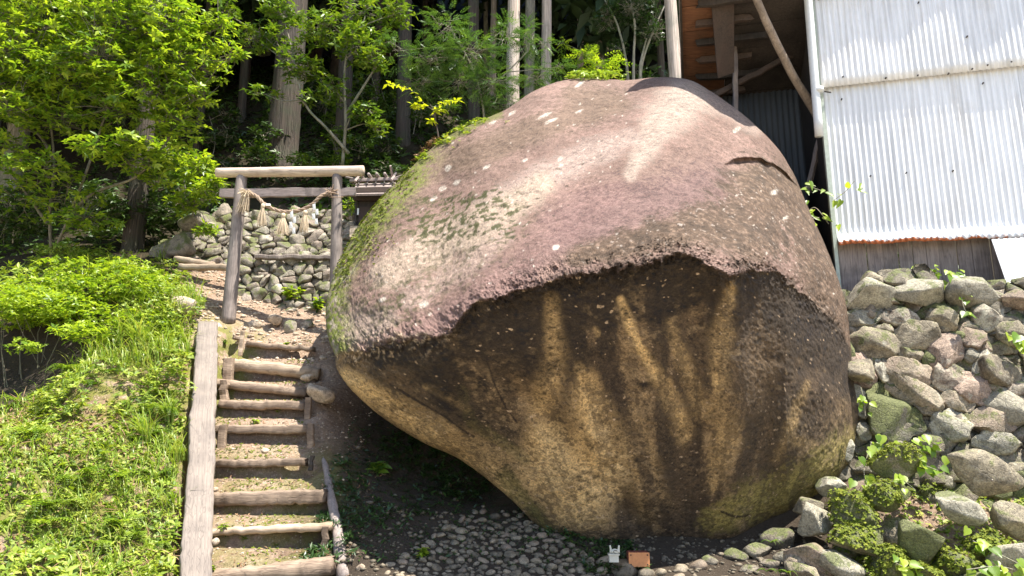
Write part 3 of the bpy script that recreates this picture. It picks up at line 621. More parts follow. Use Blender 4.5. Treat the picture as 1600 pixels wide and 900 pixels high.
# ------------------------------------------------------------------ gate
tor = empty('torii_gate', tuple(P(440, 500, 10.1)), 'plain wooden torii gate at the top of the log steps with a sagging straw rope', 'torii gate')
def post(px0, py0, px1, py1, Y, r0, r1, seed):
    p0 = P(px0, py0, Y); p1 = P(px1, py1, Y); v, f = tube(resample([p0, p1], 26), np.linspace(r0, r1, 26), 16, True, .05, 5, seed); return v, f
v, f = post(356, 506, 378, 274, 10.12, .098, .076, 1); obj('pillar', v, f, WOODG, tor, True)
v, f = post(525, 452, 527, 274, 10.02, .088, .072, 2); obj('pillar', v, f, WOODG, tor, True)
v, f = tube(resample([P(339, 270, 10.12), P(568, 267, 9.98)], 30), np.linspace(.070, .078, 30), 18, True, .04, 4, 3)
KAS = mat_wood('wood_kasagi', (.36, .28, .22), (.60, .50, .40), (3, 40, 40), .003, (.28, .21, .17)); obj('top_beam', v, f, KAS, tor, True)
NUK = mat_wood('wood_nuki', (.15, .12, .11), (.27, .22, .20), (3, 40, 40), .003)
v, f = beam(P(344, 302, 10.12), P(556, 300, 9.98), .05, .125, 7, 20, .004, .15); obj('tie_beam', v, f, NUK, tor)
v, f = tube([P(514 + 11 * math.cos(a), 308, 10.02 + .11 * math.sin(a)) + Vector((.11, 0, 0)) for a in np.linspace(0, 2 * math.pi, 17)], .006, 5); obj('wire', v, f, ROPEM, tor)
# rope
rp = smoothpath([P(*q) for q in ((388, 303, 9.98), (400, 306, 9.93), (412, 318, 9.9), (428, 327, 9.9), (448, 331, 9.9), (470, 328, 9.9), (488, 319, 9.9), (501, 307, 9.9), (516, 300, 9.94))], 90)
sh = empty('straw_rope', tuple(rp[45]), 'twisted straw rope with tassels and white paper streamers hung across the torii gate', 'rope')
for s_ in range(3):
    q = []
    for i, c in enumerate(rp):
        d = rp[min(i + 1, 89)] - rp[max(i - 1, 0)]; a, b, _ = frame_from(d); t = i * .42 + s_ * 2 * math.pi / 3; q.append(c + (a * math.cos(t) + b * math.sin(t)) * .013)
    v, f = tube(q, .015, 7); obj('strand', v, f, ROPEM, sh, True)
def strawfan(name, top, length, w0, w1, n, seed, par, rad=.004, droop=0):
    r = np.random.default_rng(seed); mb = MB(); top = np.array(top)
    for i in range(n):
        a = r.uniform(0, 2 * math.pi); u = math.sqrt(r.uniform()); L = length * r.uniform(.8, 1.08)
        p0 = top + [math.cos(a) * u * w0, math.sin(a) * u * w0, 0]; p2 = top + [math.cos(a) * u * w1 + droop, math.sin(a) * u * w1 * .8, -L]; p1 = (p0 + p2) / 2 + [0, 0, r.uniform(0, .02)]
        mb.add(*tube([p0, p1, p2], [rad, rad, rad * .6], 4))
    o = mb.make(name, STRAW, par); o['kind'] = 'stuff'; return o
for k, (tx, ty, by, wd) in enumerate(((411, 319, 352, .075), (443, 334, 366, .10), (477, 329, 362, .065))):
    T_ = P(tx, ty, 9.88); Lh = (T_ - P(tx, by, 9.88)).z
    kn = rock(2, 40 + k, 0, .1)[0] * [.032, .032, .045] + np.array(T_) + [0, 0, -.03]; o = obj('tassel_knot', kn, ICO[2][1], STRAW, sh, True)
    strawfan('tassel', np.array(T_) + [0, 0, -.055], Lh - .05, .02, wd, 70, 50 + k, sh)
T_ = np.array(P(385, 303, 9.97)); strawfan('straw_tuft', T_ + [0, 0, .0], .26, .05, .10, 70, 60, sh, .004, -.04)
r = np.random.default_rng(3); mb = MB()
for i in range(60):
    a = r.uniform(0, 2 * math.pi); p0 = T_ + [.02, -.03, 0]; e = T_ + [math.cos(a) * r.uniform(.05, .13), -.03 + r.normal() * .05, math.sin(a) * r.uniform(.02, .07)]; mb.add(*tube([p0, (p0 + e) / 2 + [0, 0, .02], e], .0045, 4))
mb.make('straw_end', STRAW, sh)['kind'] = 'stuff'
mb = MB(); T_ = np.array(P(517, 300, 9.95))
for i in range(50):
    e = T_ + [r.normal() * .05, r.normal() * .03, r.normal() * .04]; mb.add(*tube([T_ + [0, 0, 0], e], .006, 4))
mb.make('rope_end', ROPEM, sh)['kind'] = 'stuff'
def streamer(tx, ty, by, seed):
    T_ = np.array(P(tx, ty, 9.88)); B_ = np.array(P(tx + 2, by, 9.86)); n = 4; mb = MB(); w = .045
    for i in range(n):
        z0 = T_[2] + (B_[2] - T_[2]) * i / n; z1 = T_[2] + (B_[2] - T_[2]) * (i + 1) / n - .012; x = T_[0] + (.026 if i % 2 else -.014); y = T_[1] + .01 * (i % 2)
        q = [[x - w / 2, y, z0], [x + w / 2, y - .01, z0], [x + w / 2 + .012, y - .012, z1], [x - w / 2 + .012, y + .006, z1]]
        q = np.array(q); mb.add(np.vstack([q, q + [0, .0012, 0]]), [(0, 1, 2, 3), (7, 6, 5, 4), (0, 4, 5, 1), (1, 5, 6, 2), (2, 6, 7, 3), (3, 7, 4, 0)])
    mb.add(*tube([T_ + [0, 0, .03], T_], .003, 4)); mb.make('paper_streamer', PAPER, sh)
streamer(457, 330, 363, 1); streamer(492, 319, 348, 2); mb = MB(); mb.box(P(419, 320, 9.87), (.06, .03, .03)); mb.make('paper_wrap', PAPER, sh)

# ------------------------------------------------------------------ little shrine behind the gate
SY = 12.0; sc_ = SY / 1160 / math.cos(0); base_ = P(583, 372, SY); sx0, sz0 = base_.x, base_.z
shr = empty('small_shrine', (sx0, SY, sz0 - .25), 'small dark wooden shrine with a ridged roof behind the right pillar of the torii gate', 'shrine')
def SP(px, py, dy=0.0): q = P(px, py, SY + dy); return np.array(q)
def boxpx(name, x0, y0, x1, y1, d0, d1, mat, par=shr):
    a = SP(x0, y1, 0); b = SP(x1, y0, 0); mb = MB(); mb.box([(a[0] + b[0]) / 2, SY + (d0 + d1) / 2, (a[2] + b[2]) / 2], [b[0] - a[0], d1 - d0, b[2] - a[2]]); return mb.make(name, mat, par)
boxpx('plinth', 552, 361, 624, 378, -.30, .60, STONEL)
boxpx('body', 560, 318, 612, 362, -.14, .42, WOODD)
dr = boxpx('door', 563, 328, 586, 358, -.175, -.142, WOODN); boxpx('door', 589, 328, 610, 358, -.175, -.142, WOODN)
boxpx('latch', 561.5, 331, 564.5, 341, -.20, -.176, PAPER); boxpx('corner_post', 557, 316, 561.5, 362, -.19, -.14, WOODD); boxpx('corner_post', 611, 316, 615, 362, -.19, -.14, WOODD)
boxpx('lintel', 556, 312, 616, 319, -.24, -.15, WOODN); boxpx('eave_board', 553, 304, 620, 311, -.36, -.24, WOODN)
GR = mat_wood('wood_shrineroof', (.22, .17, .15), (.40, .33, .30), (40, 3, 40), .003)
e0 = SP(552, 305, -.42); e1 = SP(622, 304, -.42); r0 = SP(556, 287, .12); r1 = SP(618, 285, .12)
def slab(pts, th):
    q = np.array(pts); nn = np.cross(q[1] - q[0], q[3] - q[0]); nn /= np.linalg.norm(nn); return np.vstack([q, q - nn * th]), [(0, 1, 2, 3), (7, 6, 5, 4), (0, 4, 5, 1), (1, 5, 6, 2), (2, 6, 7, 3), (3, 7, 4, 0)]
nb = 5
for k in range(nb):
    u0, u1 = k / nb, (k + 1) / nb - .02; a = e0 + (r0 - e0) * u0; b = e1 + (r1 - e1) * u0; c = e1 + (r1 - e1) * u1; d = e0 + (r0 - e0) * u1; lift = np.array([0, 0, .012 * (1 - k % 2) + .012])
    v, f = slab([a + lift, b + lift, c + lift * .2, d + lift * .2], .035); obj('roof_board', v, f, GR, shr)
bk0 = r0 + [0, .54, -.30]; bk1 = r1 + [0, .54, -.30]; v, f = slab([r0, r1, bk1, bk0], .035); obj('roof_board', v, f, GR, shr)
for k in range(5):
    u = .08 + .21 * k; a = e0 + (e1 - e0) * u; b = r0 + (r1 - r0) * u; s = .35; mb = MB(); mb.add(*tube([b * (1 - s) + a * s + [0, 0, .05], b + [0, 0, .045]], .014, 6)); mb.make('batten', WOODD, shr)
rid = MB(); rid.add(*beam(r0 + [-.1, 0, .05], r1 + [.1, 0, .05], .09, .06, 4, 8, .004, .3)); rid.make('ridge_beam', GR, shr)
for k in range(4):
    c = r0 + (r1 - r0) * (.18 + .2 * k) + [0, 0, .105]; v, f = tube([c + [-.02, -.14, .01], c + [0, .14, 0]], [.026, .026], 10); obj('ridge_log', v, f, GR, shr, True)
for u, sg in ((.02, 1), (.93, 1)):
    c = r0 + (r1 - r0) * u + [0, 0, .07]
    for q in (-1, 1):
        v, f = tube([c + [0, -.14 * q, -.08], c + [.0 + .02 * q, .17 * q, .17]], [.022, .02], 6); obj('ridge_horn', v, f, GR, shr)
v, f = tube([r1 + [-.02, -.02, .07], r1 + [.17, -.06, .12]], .018, 6); obj('ridge_horn', v, f, GR, shr)
v, f = tube([r0 + [.02, -.02, .07], r0 + [-.17, -.06, .10]], .018, 6); obj('ridge_horn', v, f, GR, shr)
# ------------------------------------------------------------------ dry stone walls: packed cells, every stone its own part
def clip(poly, n, d):
    out = []; m = len(poly)
    for i in range(m):
        a, b = poly[i], poly[(i + 1) % m]; da, db = a @ n - d, b @ n - d
        if da <= 0: out.append(a)
        if da * db < 0: out.append(a + (b - a) * (da / (da - db)))
    return out
def cells(W, H, cw, ch, seed, jit=.42, growth=None):
    r = np.random.default_rng(seed); pts = []; z = ch * .35; row = 0
    while z < H + ch:
        g = growth(z / H) if growth else 1.0; x = -cw * r.uniform(.2, .9)
        while x < W + cw:
            pts.append([x + r.uniform(-jit, jit) * cw * g * .8, z + r.uniform(-jit, jit) * ch * g]); x += cw * g * r.uniform(.6, 1.5)
        z += ch * g; row += 1
    pts = np.array(pts); pts = pts[r.random(len(pts)) > .22]; ex_ = np.stack([r.uniform(0, W, int(len(pts) * .38)), r.uniform(0, H, int(len(pts) * .38))], -1); pts = np.vstack([pts, ex_]); asp = np.array([1.0, cw / ch * .8]); out = []
    for i, p in enumerate(pts):
        if not (-.05 * W < p[0] < W * 1.03 and -.02 * H < p[1] < H * 1.0): continue
        poly = [np.array(q) for q in ((p[0] - cw * 2, p[1] - ch * 2), (p[0] + cw * 2, p[1] - ch * 2), (p[0] + cw * 2, p[1] + ch * 2), (p[0] - cw * 2, p[1] + ch * 2))]
        dd = (pts - p); d2 = ((dd * asp) ** 2).sum(1)
        for j in np.argsort(d2)[1:18]:
            n = dd[j] * asp ** 2; mid = (p + pts[j]) / 2; poly = clip(poly, n, mid @ n)
            if len(poly) < 3: break
        if len(poly) >= 3: out.append(np.array(poly))
    return out
def stone_from(poly, shrink, depth, seed, K=26, rings=7, facets=4, top_h=None):
    """closed rounded stone that fills the cell; returns verts (x, z, outward)"""
    r = np.random.default_rng(seed); c = poly.mean(0); q = poly - c; t = np.linspace(0, 2 * math.pi, K, endpoint=False); R_ = np.zeros(K)
    for k, a in enumerate(t):
        d = np.array([math.cos(a), math.sin(a)]); best = 9
        for i in range(len(q)):
            A, B = q[i], q[(i + 1) % len(q)]; e = B - A; den = d[0] * e[1] - d[1] * e[0]
            if abs(den) > 1e-9:
                s = (A[0] * e[1] - A[1] * e[0]) / den; u = (A[0] * d[1] - A[1] * d[0]) / den
                if s > 0 and -1e-6 <= u <= 1 + 1e-6: best = min(best, s)
        R_[k] = best
    R_ = np.minimum(R_, np.median(R_) * 2.3); R_ = .9 * R_ + .05 * np.roll(R_, 1) + .05 * np.roll(R_, -1); R_ = np.maximum(R_ - shrink, .012) * (1 + .05 * r.normal(size=K) * .6)
    V = []; size = np.median(R_); dep = depth * min(1.6, max(.5, size / .16)); ph = np.linspace(-.35, 1, rings)
    for g in ph[:-1]:
        a = g * math.pi / 2; s = math.cos(a) ** .22 if a > 0 else 1 - .12 * abs(g); h = dep * (math.sin(a) if a > 0 else math.sin(a) * 2.2)
        V.append(np.stack([c[0] + np.cos(t) * R_ * s, c[1] + np.sin(t) * R_ * s, np.full(K, h)], -1))
    V = np.concatenate(V + [np.array([[c[0], c[1], dep]])]); f = []
    m = rings - 1
    for i in range(m - 1):
        for j in range(K): f.append((i * K + j, i * K + (j + 1) % K, (i + 1) * K + (j + 1) % K, (i + 1) * K + j))
    for j in range(K): f.append(((m - 1) * K + j, (m - 1) * K + (j + 1) % K, m * K))
    f.append(tuple(range(K - 1, -1, -1)))
    w_ = (V - [c[0], c[1], 0]) / max(size, .03)
    for _ in range(facets):
        n = r.normal(size=3); n[2] = abs(n[2]) * .6 + 1.15; n /= np.linalg.norm(n); d = r.uniform(.34, .62); e = w_ @ n - d * (.6 + .4 * dep / size); e = np.where(V[:, 2] > 0, e, 0); w_ -= np.where(e > 0, e, 0)[:, None] * n * .97
    w_ *= (1 + .05 * fbm(w_ * 2.2 + seed, 3, seed) - .09 * np.abs(fbm(w_ * 2.6 + seed * 3, 3, seed + 2)))[:, None]
    return w_ * max(size, .03) + [c[0], c[1], 0], f
def wall(name, label, A, B, up, H, cw, ch, mat, seed, depth, shrink, sel=None, mats=None, growth=None, group=None, K=26, rings=7, facets=4, sag=None):
    """A->B is the foot line, up the (battered) face direction"""
    A = np.array(A, float); B = np.array(B, float); W = np.linalg.norm(B - A); ex = (B - A) / W; ez = np.array(up, float); ez /= np.linalg.norm(ez); n = np.cross(ex, ez); n /= np.linalg.norm(n)
    t_ = empty(name, tuple((A + B) / 2), label, 'stone wall', group); n_st = 0
    r = np.random.default_rng(seed + 1)
    for k, poly in enumerate(cells(W, H, cw, ch, seed, growth=growth)):
        c = poly.mean(0)
        if sel and not sel(c[0] / W, c[1] / H, c): continue
        v, f = stone_from(poly, shrink * r.uniform(.6, 1.5), depth, seed * 100 + k, K, rings, facets); bulge = r.uniform(-.04, .05) * depth / .12
        w3 = A + v[:, :1] * ex + v[:, 1:2] * ez + (v[:, 2:3] + bulge) * n
        if sag: w3 = sag(w3, c[0] / W, c[1] / H)
        m_ = mat if mats is None else mats(c[0] / W, c[1] / H, r)
        o = obj('stone', w3, f, m_, t_, True); n_st += 1
    # earth packed behind the stones
    q = []; nx_, nz_ = 12, 8
    for i in range(nz_):
        for j in range(nx_):
            q.append(A + ex * W * (j / (nx_ - 1)) + ez * H * .965 * i / (nz_ - 1) - n * (.045 + depth * .12))
    q = np.array(q); b2 = q + np.array([0, .5, 0]) * 1.0; b2[:, 2] -= .02; V = np.vstack([q, b2]); f = []; o2 = nx_ * nz_
    for i in range(nz_ - 1):
        for j in range(nx_ - 1): k = i * nx_ + j; f += [(k, k + 1, k + nx_ + 1, k + nx_), (k + o2, k + o2 + nx_, k + o2 + nx_ + 1, k + o2 + 1)]
    for j in range(nx_ - 1): k = (nz_ - 1) * nx_ + j; f.append((k, k + 1, k + 1 + o2, k + o2)); f.append((j, j + o2, j + 1 + o2, j + 1))
    for i in range(nz_ - 1):
        k = i * nx_; f.append((k, k + nx_, k + nx_ + o2, k + o2)); k += nx_ - 1; f.append((k, k + o2, k + nx_ + o2, k + nx_))
    if sag: V = sag(V, 0, 0)
    obj('earth_fill', V, f, FILLM, t_); return t_
m, nt, b, o = M_new('earth_fill'); n = NT(nt); a = n.noise(n.pos(), 14, 8, .75)
n.l(n.ramp(a, [(.3, (.035, .028, .02)), (.5, (.12, .10, .07)), (.7, (.24, .21, .16))]), b.inputs['Base Color']); b.inputs['Roughness'].default_value = .95; n.l(n.bump(a, .06), b.inputs['Normal']); FILLM = m
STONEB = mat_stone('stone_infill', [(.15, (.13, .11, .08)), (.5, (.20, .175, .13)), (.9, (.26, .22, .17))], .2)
STONER = mat_stone('stone_red', [(.15, (.27, .19, .145)), (.9, (.34, .26, .20))], .0, lich=.6)
# retaining wall on the right, under the shed
RX0 = P(1318, 900, 7.85); RX1 = P(1760, 900, 7.30); RT0 = P(1300, 452, 8.95)
up = np.array([.0, RT0.y - RX0.y, RT0.z - RX0.z]); RH = float(np.linalg.norm(up))
A_ = np.array(RX0) - up / RH * .25; B_ = np.array(RX1) - up / RH * .25; B_ = A_ + (B_ - A_) * 1.75
# the top course must follow the top of the wall
def rmat(u, v, r):
    return STONEM if (v < .30 and u < .52 and r.random() < .85) or r.random() < .05 else STONEB
RW = wall('retaining_wall', 'tall dry stone retaining wall on the right below the corrugated shed', A_, B_, up, RH + .20, .26, .15, STONEB, 11, .06, .002,
     mats=rmat, growth=lambda v: 1.0 + .25 * (1 - v), K=30, rings=8, facets=6)
EXW = (B_ - A_) / np.linalg.norm(B_ - A_); EZW = up / RH; NW = np.cross(EXW, EZW); NW /= np.linalg.norm(NW)
def on_wall(px, py): d = np.array(P(px, py, 1.0)) - [0, 0, CAMZ]; o_ = np.array([0, 0, CAMZ]); t = ((A_ - o_) @ NW) / (d @ NW); q = o_ + d * t - A_; return np.array([q @ EXW, q @ EZW])
Z1 = [(200, 340, 250, 84, 0), (255, 470, 310, 160, 8), (205, 635, 200, 175, 0), (440, 330, 185, 80, 15), (525, 430, 250, 140, 0), (480, 525, 140, 96, 10), (665, 325, 150, 140, 0), (680, 505, 230, 165, -35), (830, 420, 125, 140, -50), (930, 300, 190, 150, -15), (1050, 400, 150, 120, 0),
      (475, 640, 280, 130, 8), (690, 650, 185, 140, -50), (815, 710, 205, 165, 18), (490, 755, 310, 120, 28), (745, 795, 170, 96, 15), (980, 620, 220, 150, 8), (825, 530, 76, 60, -40), (885, 570, 150, 84, -45), (1010, 800, 240, 190, -5), (320, 640, 62, 120, 0), (580, 830, 150, 90, 12), (1060, 700, 110, 80, 0), (900, 480, 60, 66, 0), (350, 395, 90, 50, 0)]
SW = [(x / 3.6 + 1300, y / 3.6 + 400, a / 3.6, b_ / 3.6, an) for x, y, a, b_, an in Z1] + [(1408, 640, 84, 92, 30), (1353, 625, 28, 46, -10), (1555, 648, 72, 40, 0), (1495, 658, 58, 44, 10), (1562, 684, 66, 30, 6), (1588, 722, 44, 44, 0), (1415, 708, 46, 32, 10), (1377, 704, 30, 28, 0), (1359, 672, 20, 28, 0), (1640, 600, 60, 50, 0), (1650, 500, 70, 50, 0), (1640, 560, 50, 40, 0), (1650, 680, 70, 50, 0), (1460, 690, 44, 24, 0), (1330, 700, 24, 36, 0), (1335, 540, 24, 60, 0)]
rw = np.random.default_rng(66)
for k, (x, y, a, b_, an) in enumerate(SW):
    c = on_wall(x, y); sx = np.linalg.norm(on_wall(x + 5, y) - c) / 5; sy = np.linalg.norm(on_wall(x, y - 5) - c) / 5; m_ = rw.integers(6, 9); tt = np.sort((np.arange(m_) + rw.uniform(-.28, .28, m_)) / m_ * 2 * math.pi); rad = 1 / (np.abs(np.cos(tt)) ** 2.6 + np.abs(np.sin(tt)) ** 2.6) ** (1 / 2.6) * rw.uniform(.92, 1.1, m_)
    px_ = np.cos(tt) * rad * a / 2; pz_ = np.sin(tt) * rad * b_ / 2; ca, sa = math.cos(R(-an)), math.sin(R(-an)); poly = np.stack([(px_ * ca - pz_ * sa) * sx, (px_ * sa + pz_ * ca) * sy], -1) * 1.16 + c
    v, f = stone_from(poly, .0, .12 * rw.uniform(.8, 1.2), 7000 + k, 40, 10, 6); w3 = A_ + v[:, :1] * EXW + v[:, 1:2] * EZW + (v[:, 2:3] + .05 + rw.uniform(-.01, .03)) * NW
    obj('stone', w3, f, STONER if k in (2, 13, 7) else (STONEM if k in (25, 40) else STONEW), RW, True)
CAP = [((1358, 462), 44, 26, 31), ((1442, 458), 42, 27, 32), ((1362, 438), 20, 14, 33), ((1522, 456), 38, 24, 34), ((1588, 466), 28, 18, 35)]
LABC = ['reddish broad capstone at the left end of the retaining wall top', 'large pinkish speckled capstone in the middle of the retaining wall top', 'small pale stone perched behind the two largest capstones', 'yellowish capstone right of the trailing vine on the retaining wall', 'grey angular capstone under the hanging metal sheet']
for (c, a, b_, sd_), lb in zip(CAP, LABC):
    Y = np.interp(c[0], [1310, 1600], [8.72, 8.25]) + (.25 if sd_ == 33 else 0); q = np.array(P(c[0], c[1], Y)); s = Y / 1120
    v, f = rock(4, sd_, 11, .04, (.5, .8)); v = v * [a * s * 1.12, .22, b_ * s * 1.18] + q; tag(obj('capstone', v, f, STONEW, None, True), lb, 'stone', 'capstones of the retaining wall')
# rocks heaped at the foot of the wall beside the boulder
HEAP = [(1268, 868, 34, 24, 7.05, 20, 0), (1272, 815, 34, 26, 7.45, -20, 0), (1305, 880, 36, 20, 6.95, 25, 0), (1262, 790, 20, 14, 7.6, 0, 0), (1300, 762, 18, 14, 7.75, 0, 0), (1240, 880, 18, 16, 7.1, 60, 0), (1255, 895, 24, 16, 6.9, 35, 0),
        (1385, 775, 26, 20, 7.3, 0, 1), (1345, 845, 40, 22, 7.0, 10, 1), (1390, 880, 30, 30, 6.85, 0, 1), (1330, 800, 34, 32, 7.25, 0, 1), (1440, 850, 44, 34, 6.9, 0, 1), (1500, 794, 38, 20, 7.2, 18, 0), (1400, 720, 40, 26, 7.5, 0, 1),
        (1535, 745, 56, 32, 7.45, 12, 0), (1345, 580, 26, 20, 8.2, 0, 0), (1575, 812, 30, 26, 7.15, 20, 0), (1590, 870, 60, 26, 6.9, -6, 0), (1490, 885, 34, 18, 6.85, 12, 1), (1548, 855, 26, 18, 7.0, -10, 1), (1440, 898, 26, 14, 6.7, 0, 1), (1530, 905, 40, 14, 6.7, 5, 0)]
HL = ['brown wedge-shaped rock under the lower right of the boulder', 'flat shaded rock tucked against the boulder underside', 'low brown rock at the bottom edge in front of the wedge rock', 'small shaded rock highest in the heap beside the boulder', 'small round rock just left of the mossy heap',
      'narrow grey rock standing in the shade under the boulder', 'grey pointed rock at the bottom edge right of the ferns', 'mossy rock below the broad-leaved creeper', 'long moss-covered rock near the bottom edge', 'upright mossy rock at the bottom edge of the photo', 'tall moss-covered rock leaning on the heap',
      'big moss-draped rock in the lower right', 'pale oblong rock jutting from the wall above the moss', 'rock hidden under creeper leaves', 'largest pinkish rock bulging from the lower right of the wall', 'reddish wall stone touching the right side of the boulder', 'grey faceted rock right of the pale oblong rock', 'broad rock at the bottom right corner', 'mossy rock between the upright mossy rock and the corner rock', 'small mossy rock above the bottom right corner rock', 'mossy rock cut by the bottom edge right of the upright one', 'bare rock cut by the bottom edge near the right corner']
for (x, y, a, b_, Y, an, mo), lb in zip(HEAP, HL):
    s = Y / 1120; v, f = rock(4, int(x) + 7, 12, .04, (.48, .8)); v = v * [a * s * 1.1, .20, b_ * s * 1.15]; c_, s_ = math.cos(R(-an)), math.sin(R(-an)); v = v @ np.array([[c_, 0, -s_], [0, 1, 0], [s_, 0, c_]]).T
    tag(obj('rock', v + np.array(P(x, y, Y)), f, STONEM if mo else STONEW, None, True), lb, 'rock', 'rocks heaped at the foot of the retaining wall')
# terrace walls behind the gate
Af = np.array(P(352, 512, 10.62)); Bf = np.array(P(560, 512, 10.62)); tp = np.array(P(352, 404, 11.0)); up = np.array([0, tp[1] - Af[1], tp[2] - Af[2]]); H_ = float(np.linalg.norm(up))
wall('terrace_wall', 'lower terrace wall of rounded field stones seen through the torii gate', Af, Bf, up, H_, .23, .155, STONET, 21, .09, .004, growth=lambda v: 1.0, K=20, rings=6, facets=3)
Af = np.array(P(286, 408, 11.75)); Bf = np.array(P(610, 402, 11.75)); tp = np.array(P(286, 332, 12.15)); up = np.array([0, tp[1] - Af[1], tp[2] - Af[2]]); H_ = float(np.linalg.norm(up))
wall('terrace_wall', 'upper terrace wall of small stones behind the hanging rope tassels', Af, Bf, up, H_, .24, .135, STONET, 22, .08, .004, K=18, rings=6, facets=3)
v, f = beam(P(400, 402, 10.95), P(530, 404, 10.95), .12, .07, 9, 14, .01, .4); tag(obj('sill_timber', v, f, WOODG), 'grey timber laid along the top of the lower terrace wall', 'timber')
v, f = beam(P(276, 405, 11.1), P(334, 414, 10.95), .13, .10, 10, 10, .02, .8); tag(obj('log', v, f, WOODP, None, True), 'pale round log end lying on the dirt path left of the gate', 'log')
v, f = beam(P(282, 417, 10.9), P(362, 418, 10.85), .12, .09, 11, 12, .02, .5); tag(obj('log', v, f, WOODP, None, True), 'pale split log lying against the left pillar of the gate', 'log')
LR = [(287, 478, 24, 17, 9.75, 'pale rock at the path edge above the grassy bank', 0), (262, 468, 13, 10, 9.85, 'small pale rock left of the larger one on the path edge', 0), (500, 614, 24, 14, 8.78, 'tilted pale slab rock wedged at the right of the log steps', 25),
      (312, 350, 36, 16, 12.1, 'grey boulder half hidden by shrubs left of the upper terrace wall', 0), (285, 385, 26, 22, 11.7, 'mossy grey boulder at the left end of the upper terrace wall', -15), (455, 512, 12, 13, 10.2, 'brown pointed stone leaning at the foot of the lower terrace wall', 0), (480, 508, 11, 10, 10.3, 'brown stone next to the pointed one at the foot of the lower terrace wall', 0),
      (335, 512, 13, 9, 9.95, 'white stone at the top end of the long rail timber', 0), (482, 590, 12, 7, 9.05, 'small pale stone above the tilted slab rock', 0), (335, 846, 8, 6, 7.0, 'white stone at the left of the second lowest tread', 0), (336, 765, 7, 4, 7.65, 'white stone on the mossy tread against the rail timber', 0), (414, 704, 7, 5, 8.1, 'small white stone in the middle of the tread below the staked step', 0),
      (565, 888, 8, 7, 6.95, 'whitish stone right of the foot of the silver-grey pole', 0), (430, 500, 13, 9, 10.3, 'flat stone left of the pointed one at the foot of the lower terrace wall', 0), (398, 508, 12, 8, 10.2, 'small stone just right of the left gate pillar base', 0)]
for (x, y, a, b_, Y, lb, an) in LR:
    s = Y / 1120; v, f = rock(3, int(x) + 3, 8, .05, (.5, .85)); v = v * [a * s, a * s * .8, b_ * s]; c_, s_ = math.cos(R(-an)), math.sin(R(-an)); v = v @ np.array([[c_, 0, -s_], [0, 1, 0], [s_, 0, c_]]).T
    tag(obj('rock', v + np.array(P(x, y, Y)), f, STONET if Y > 11 or 'brown' in lb else STONEL, None, True), lb, 'rock')
# ------------------------------------------------------------------ corrugated shed
m, nt, b, o = M_new('galvanised'); n = NT(nt); p = n.pos(); a = n.noise(p, 2.2, 5, .6); g = n.noise(n.pos((30, 30, 1.0)), 1.0, 4); rsm = n.attr('rust')
c = n.mix((.74, .75, .76), (.84, .85, .85), a); c = n.mix(c, n.ramp(g, [(.35, .80), (.6, 1.04)]), 1.0, 'MULTIPLY'); c = n.mix(c, n.math('ADD', n.math('MULTIPLY', n.orand(), .10), .92), 1.0, 'MULTIPLY'); c = n.mix(c, (.52, .47, .40), n.math('MULTIPLY', n.ramp(n.noise(n.pos((1.5, 1.5, .5)), 2.0, 7, .75), [(.5, 0.0), (.75, 1.0)]), .5))
sp = n.ramp(n.noise(p, 15, 5, .75), [(.68, 0.0), (.72, 1.0)]); c = n.mix(c, (.33, .30, .27), n.math('MULTIPLY', sp, .5))
rr_ = n.ramp(n.math('ADD', rsm, n.math('MULTIPLY', n.noise(p, 14, 5, .7), .9)), [(.92, 0.0), (1.02, 1.0)]); c = n.mix(c, (.42, .12, .035), rr_)
n.l(c, b.inputs['Base Color']); b.inputs['Metallic'].default_value = .15; b.inputs['Roughness'].default_value = .52; n.l(n.bump(a, .004), b.inputs['Normal']); TIN = m
m, nt, b, o = M_new('galvanised_shaded'); n = NT(nt); p = n.pos(); a = n.noise(n.pos((12, 12, 1.5)), 1.0, 5); c = n.mix((.045, .05, .055), (.11, .12, .13), a); n.l(c, b.inputs['Base Color']); b.inputs['Roughness'].default_value = .6; TIND = m  # tin for the back wall, lean-to shade put into its colour
TRIM = mat_plain('trim_green', (.42, .47, .40), .6, .1); PIPE = mat_plain('pipe_grey', (.62, .64, .64), .35, 0, .06)
AZ = R(13.0); exb = np.array([math.cos(AZ), -math.sin(AZ), 0]); nb_ = np.array([-math.sin(AZ), -math.cos(AZ), 0])   # along the facade, outward
C0 = np.array(P(1300, 300, 9.25)); C0[2] = 0
def BP(u, z, out=0.0): return C0 + exb * u + nb_ * out + np.array([0, 0, z])
def U(px, py, out=0.0):
    """facade coordinates (u, z) of a pixel"""
    d = np.array(P(px, py, 1.0)) - [0, 0, CAMZ]; o_ = np.array([0, 0, CAMZ]); nn = nb_; t = ((C0 + nb_ * out - o_) @ nn) / (d @ nn); q = o_ + d * t; return float((q - C0) @ exb), float(q[2])
bld = empty('corrugated_shed', tuple(BP(1.5, 3.5)), 'weathered shed clad in bright corrugated metal sheets standing on the right retaining wall', 'shed')
